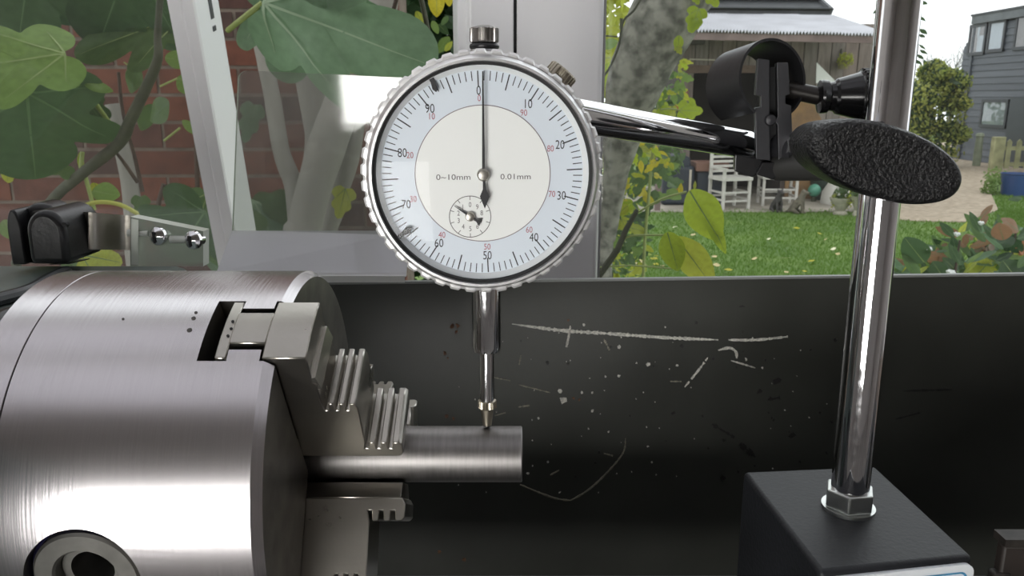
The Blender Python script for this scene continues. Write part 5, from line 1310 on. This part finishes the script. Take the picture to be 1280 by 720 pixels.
def bare_tree(px, pt, Y, label, n=40, spread=.9):
    base = W(px, 150, Y); top = W(px, pt, Y).z; t = thing('bare_tree', label, 'tree', (base.x, Y, 0)); mb = MB(); r2 = random.Random(px)
    obj('trunk', MB().tube([Vector((base.x, Y, 0)), Vector((base.x, Y, top * .7))], [.14, .06]), barkm2, t)
    for i in range(n):
        z0 = top * r2.uniform(.45, .8); a = r2.uniform(0, 6.28); l = top * r2.uniform(.12, .26)
        p0_ = Vector((base.x, Y, z0)); p1_ = p0_ + Vector((math.cos(a) * l * spread, math.sin(a) * l * spread, l)); mb.tube([p0_, p0_.lerp(p1_, .5) + Vector((0, 0, -l * .08)), p1_], [.035, .022, .01], 4)
        for j in range(5):
            q = p0_.lerp(p1_, r2.uniform(.4, 1)); mb.tube([q, q + Vector((r2.gauss(0, .3), r2.gauss(0, .3), r2.uniform(.1, .6)))], [.012, .005], 3)
    obj('branches', mb, mat('far_twigs', (.30, .30, .29), .9), t, smooth=None, kind='stuff')
bare_tree(1186, 58, 42, 'pale leafless tree on the skyline beside the black house', 26)
bare_tree(1160, 66, 40, 'pale leafless tree on the skyline next to the chrome post', 34)
far = thing('far_hedgerow', 'grey green hedgerow on the skyline behind the tall hedge', 'hedgerow', (14, 46, 0))
obj('foliage', cloud(2600, shell([((x, 46, 1.2), (2.2, 1, 2.0)) for x in (-14, -11, -8, -5, -2, 1, 4, 7, 10, 13, 16, 19, 22)], rr), .5, rr), L_grey, far, smooth=None, kind='stuff', recalc=False)
# twig with hanging leaves against the sky
tw = thing('hanging_twig', 'thin twig of small dark leaves hanging against the white sky', 'twig', W(1149, -30, 1.6))
obj('stem', pxtube([(1148, -40, 1.6), (1149, 0, 1.6), (1148, 40, 1.6), (1146, 70, 1.6), (1140, 85, 1.6)], .0012, 5), twigm, tw)
for x, y in ((1149, 2), (1149, 20), (1150, 36), (1149, 43), (1149, 55), (1150, 62), (1147, 68), (1142, 74)):
    leaf(tw, 'oval', L_dark, (x, y), (x + rr.uniform(7, 11), y + rr.uniform(4, 9)), 1.6, 1.6, .9, rr.uniform(20, 60))
leaf(tw, 'oval', L_dark, (1097, 12), (1091, 17), 1.6, 1.6, .9, 30)
# picket fence
fp = G(1247, 216, 0); YF = fp.y; mossy = mat('mossy_wood', (.30, .29, .16), .85, var=.3, vscale=4)
pf = thing('picket_fence', 'pale mossy picket fence with thick end post', 'fence', (fp.x, YF, 0))
obj('post', MB().box((W(1240, 190, YF).x, YF - .08, 0), (W(1254, 190, YF).x, YF + .12, W(1247, 171, YF).z)), mossy, pf, bevel=.02)
for i in range(4):
    a = W(1257 + i * 12.5, 190, YF); zt2 = W(1260, 174, YF).z
    obj('picket', MB().prism([(0, .12), (.14, .12), (.14, zt2 - .07), (.07, zt2), (0, zt2 - .07)], (a.x, YF, 0), (1, 0, 0), (0, 0, 1), (0, 1, 0), -.02, .01), mossy, pf, smooth=None)
for py in (186, 206): obj('rail', MB().box((W(1250, 190, YF).x, YF + .01, W(1250, py + 2, YF).z), (W(1300, 190, YF).x, YF + .06, W(1250, py - 3, YF).z)), mossy, pf, smooth=None)
q = G(1220, 208, 0); zt2 = W(1220, 166, q.y).z
o = tag(obj('gate_post', MB().lathe((q.x, q.y, 0), (0, 0, 1), [(.11, 0), (.12, .3), (.10, zt2 - .12), (.13, zt2 - .1), (.10, zt2 - .02), (.02, zt2)], 16), mat('grey_green_post', (.25, .28, .20), .8, var=.2, vscale=6)), 'round topped grey green post before the black house', 'post')
q = G(1275, 246, 0)
tub = tag(obj('blue_tub', MB().lathe((q.x + .1, q.y + .3, 0), (0, 0, 1), [(.30, 0), (.34, .45), (.36, .47), (.33, .47), (.28, .05)], 32), mat('blue_glaze', (.020, .055, .17), .35)), 'round blue tub on the grass below the picket fence', 'tub')
pp = thing('post_plant', 'low ivy covered plant at the foot of the fence post', 'plant', (G(1244, 240, 0).x, G(1244, 240, 0).y, 0))
q = G(1244, 244, 0)
obj('foliage', cloud(420, shell([((q.x + .0, q.y + .2, .22), (.22, .2, .28)), ((q.x + .35, q.y + .6, .35), (.3, .2, .22)), ((q.x - .08, q.y + .1, .15), (.15, .15, .2))], rr), .08, rr), L_fresh, pp, smooth=None, kind='stuff', recalc=False)
obj('stem', MB().tube([Vector((q.x, q.y + .2, 0)), Vector((q.x, q.y + .2, .3))], .02), twigm, pp)

# ================================================================== SHRUB AT THE LOWER RIGHT, close to the window
ls_ = thing('flowering_shrub', 'mixed shrub with long green and brown leaves at the lower right of the window', 'shrub', (W(1230, 345, 3.0).x, 3.0, 0))
rr = random.Random(31)
for px, py, Y in ((1165, 330, 2.9), (1200, 300, 2.9), (1235, 290, 3.0), (1270, 290, 3.0), (1140, 335, 2.9)):
    t = W(px, py, Y); obj('stem', MB().tube([Vector((t.x * .97, Y + .05, -.02)), Vector((t.x, Y + .03, t.z * .5)), t], [.012, .009, .004]), brownt, ls_)
def lv(kind, m, b_, t_, w=1., roll=0, dY=0): leaf(ls_, kind, m, b_, t_, 2.9 + dY, None, w, roll, veinm)
for b_, t_, m_, w_ in (((1156, 328), (1130, 300), L_dark, 1.6), ((1193, 296), (1176, 280), L_dark, 1.5), ((1196, 297), (1210, 287), L_fresh, 1.2), ((1225, 285), (1206, 270), L_mid, 1.3), ((1226, 272), (1240, 254), L_brown, 1.4), ((1226, 290), (1214, 266), L_dark, 1.2), ((1228, 292), (1222, 275), L_grey, 1.2),
                       ((1262, 303), (1262, 275), L_deep, 1.5), ((1255, 300), (1247, 280), L_brown, 2.), ((1278, 248), (1262, 248), L_dark, 1.5), ((1250, 280), (1246, 268), L_mid, 1.2), ((1162, 322), (1178, 330), L_dark, 1.5), ((1170, 315), (1186, 312), L_dark, 1.), ((1150, 340), (1122, 334), L_grey, 1.2), ((1160, 338), (1128, 346), L_grey, 1.3),
                       ((1178, 345), (1166, 328), L_dark, 1.8), ((1170, 345), (1186, 330), L_dark, 2.), ((1225, 345), (1245, 330), L_grey, 2.5), ((1215, 350), (1240, 326), L_yg, 2.2), ((1252, 345), (1270, 322), L_dark, 1.8), ((1270, 348), (1255, 326), L_dark, 1.8), ((1282, 345), (1262, 330), L_deep, 1.6), ((1208, 330), (1228, 312), L_fresh, .8), ((1206, 328), (1250, 310), L_grey, .7),
                       ((1250, 325), (1230, 316), L_grey, 1), ((1248, 312), (1268, 320), L_yg, 1), ((1255, 318), (1283, 322), L_yg, .8), ((1150, 346), (1128, 318), L_mid, 1.3), ((1165, 346), (1150, 322), L_dark, 1.4), ((1200, 330), (1188, 306), L_dark, 1.3), ((1190, 322), (1172, 308), L_mid, 1.1), ((1185, 346), (1200, 322), L_fresh, 1.2), ((1140, 346), (1160, 330), L_yg, 1.), ((1213, 320), (1200, 300), L_mid, 1.2), ((1245, 300), (1232, 280), L_dark, 1.3), ((1240, 320), (1258, 300), L_fresh, 1.2), ((1275, 300), (1285, 280), L_dark, 1.3), ((1272, 335), (1288, 315), L_mid, 1.4), ((1222, 335), (1212, 312), L_grey, 1.4)):
    lv('lance' if w_ < 1.6 else 'oval', m_, b_, t_, w_, rr.uniform(-30, 30), rr.uniform(-.1, .15))
for _ in range(150):
    x = rr.uniform(1125, 1285); ymin = 335 if x < 1165 else (312 if x < 1195 else 288)
    y = rr.uniform(ymin, 350); a = rr.uniform(-2.6, 2.6); s = rr.uniform(16, 34)
    lv(rr.choice(['lance', 'oval', 'lance']), rr.choice([L_dark, L_grey, L_fresh, L_brown, L_mid, L_yg, L_deep]), (x, y), (x + s * math.sin(a), y - s * abs(math.cos(a)) * .8), rr.uniform(.9, 1.6), rr.uniform(-60, 60), rr.uniform(.0, .25))
for _ in range(10):
    x, y = rr.uniform(1205, 1235), rr.uniform(296, 312)
    lv('oval', rr.choice([L_brown, mat('leaf_grey_brown', (.22, .17, .13), .8)]), (x, y), (x + rr.uniform(-12, 12), y + rr.uniform(-8, 8)), 1.6, rr.uniform(-40, 40), .05)
for _ in range(10):
    x, y = rr.uniform(1265, 1290), rr.uniform(288, 318)
    lv('oval', mat('leaf_rust', (.30, .12, .05), .7), (x, y), (x + rr.uniform(-12, 12), y + rr.uniform(-8, 8)), 1.6, rr.uniform(-40, 40), .05)
obj('foliage', cloud(900, shell([((W(px, 372, 3.1).x, 3.1, W(px, 372, 3.1).z), (.16, .2, .09)) for px in (1150, 1200, 1250, 1290)] + [((W(px, 345, 3.15).x, 3.15, W(px, 345, 3.15).z), (.12, .15, .08)) for px in (1215, 1250, 1290)], rr), .05, rr), L_mid, ls_, smooth=None, kind='stuff', recalc=False)
whitef = mat('white_petal', (.70, .71, .69), .7)
for x, y, s in ((1159, 312, 4.6), (1196, 293, 3.2), (1226, 279, 3), (1188, 341, 4.5)):
    c = W(x, y, 2.82); k = s / 1000 * 2.82
    obj('flower', MB().lathe(c - Vector((0, 0, k * .8)), (0, -.2, 1), [(k * .25, 0), (k * .7, k * .5), (k * 1.1, k * 1.3), (k * .95, k * 1.5), (k * .3, k * .7)], 15, lambda t, r, h: 1 + .30 * math.cos(5 * t)), whitef, ls_)
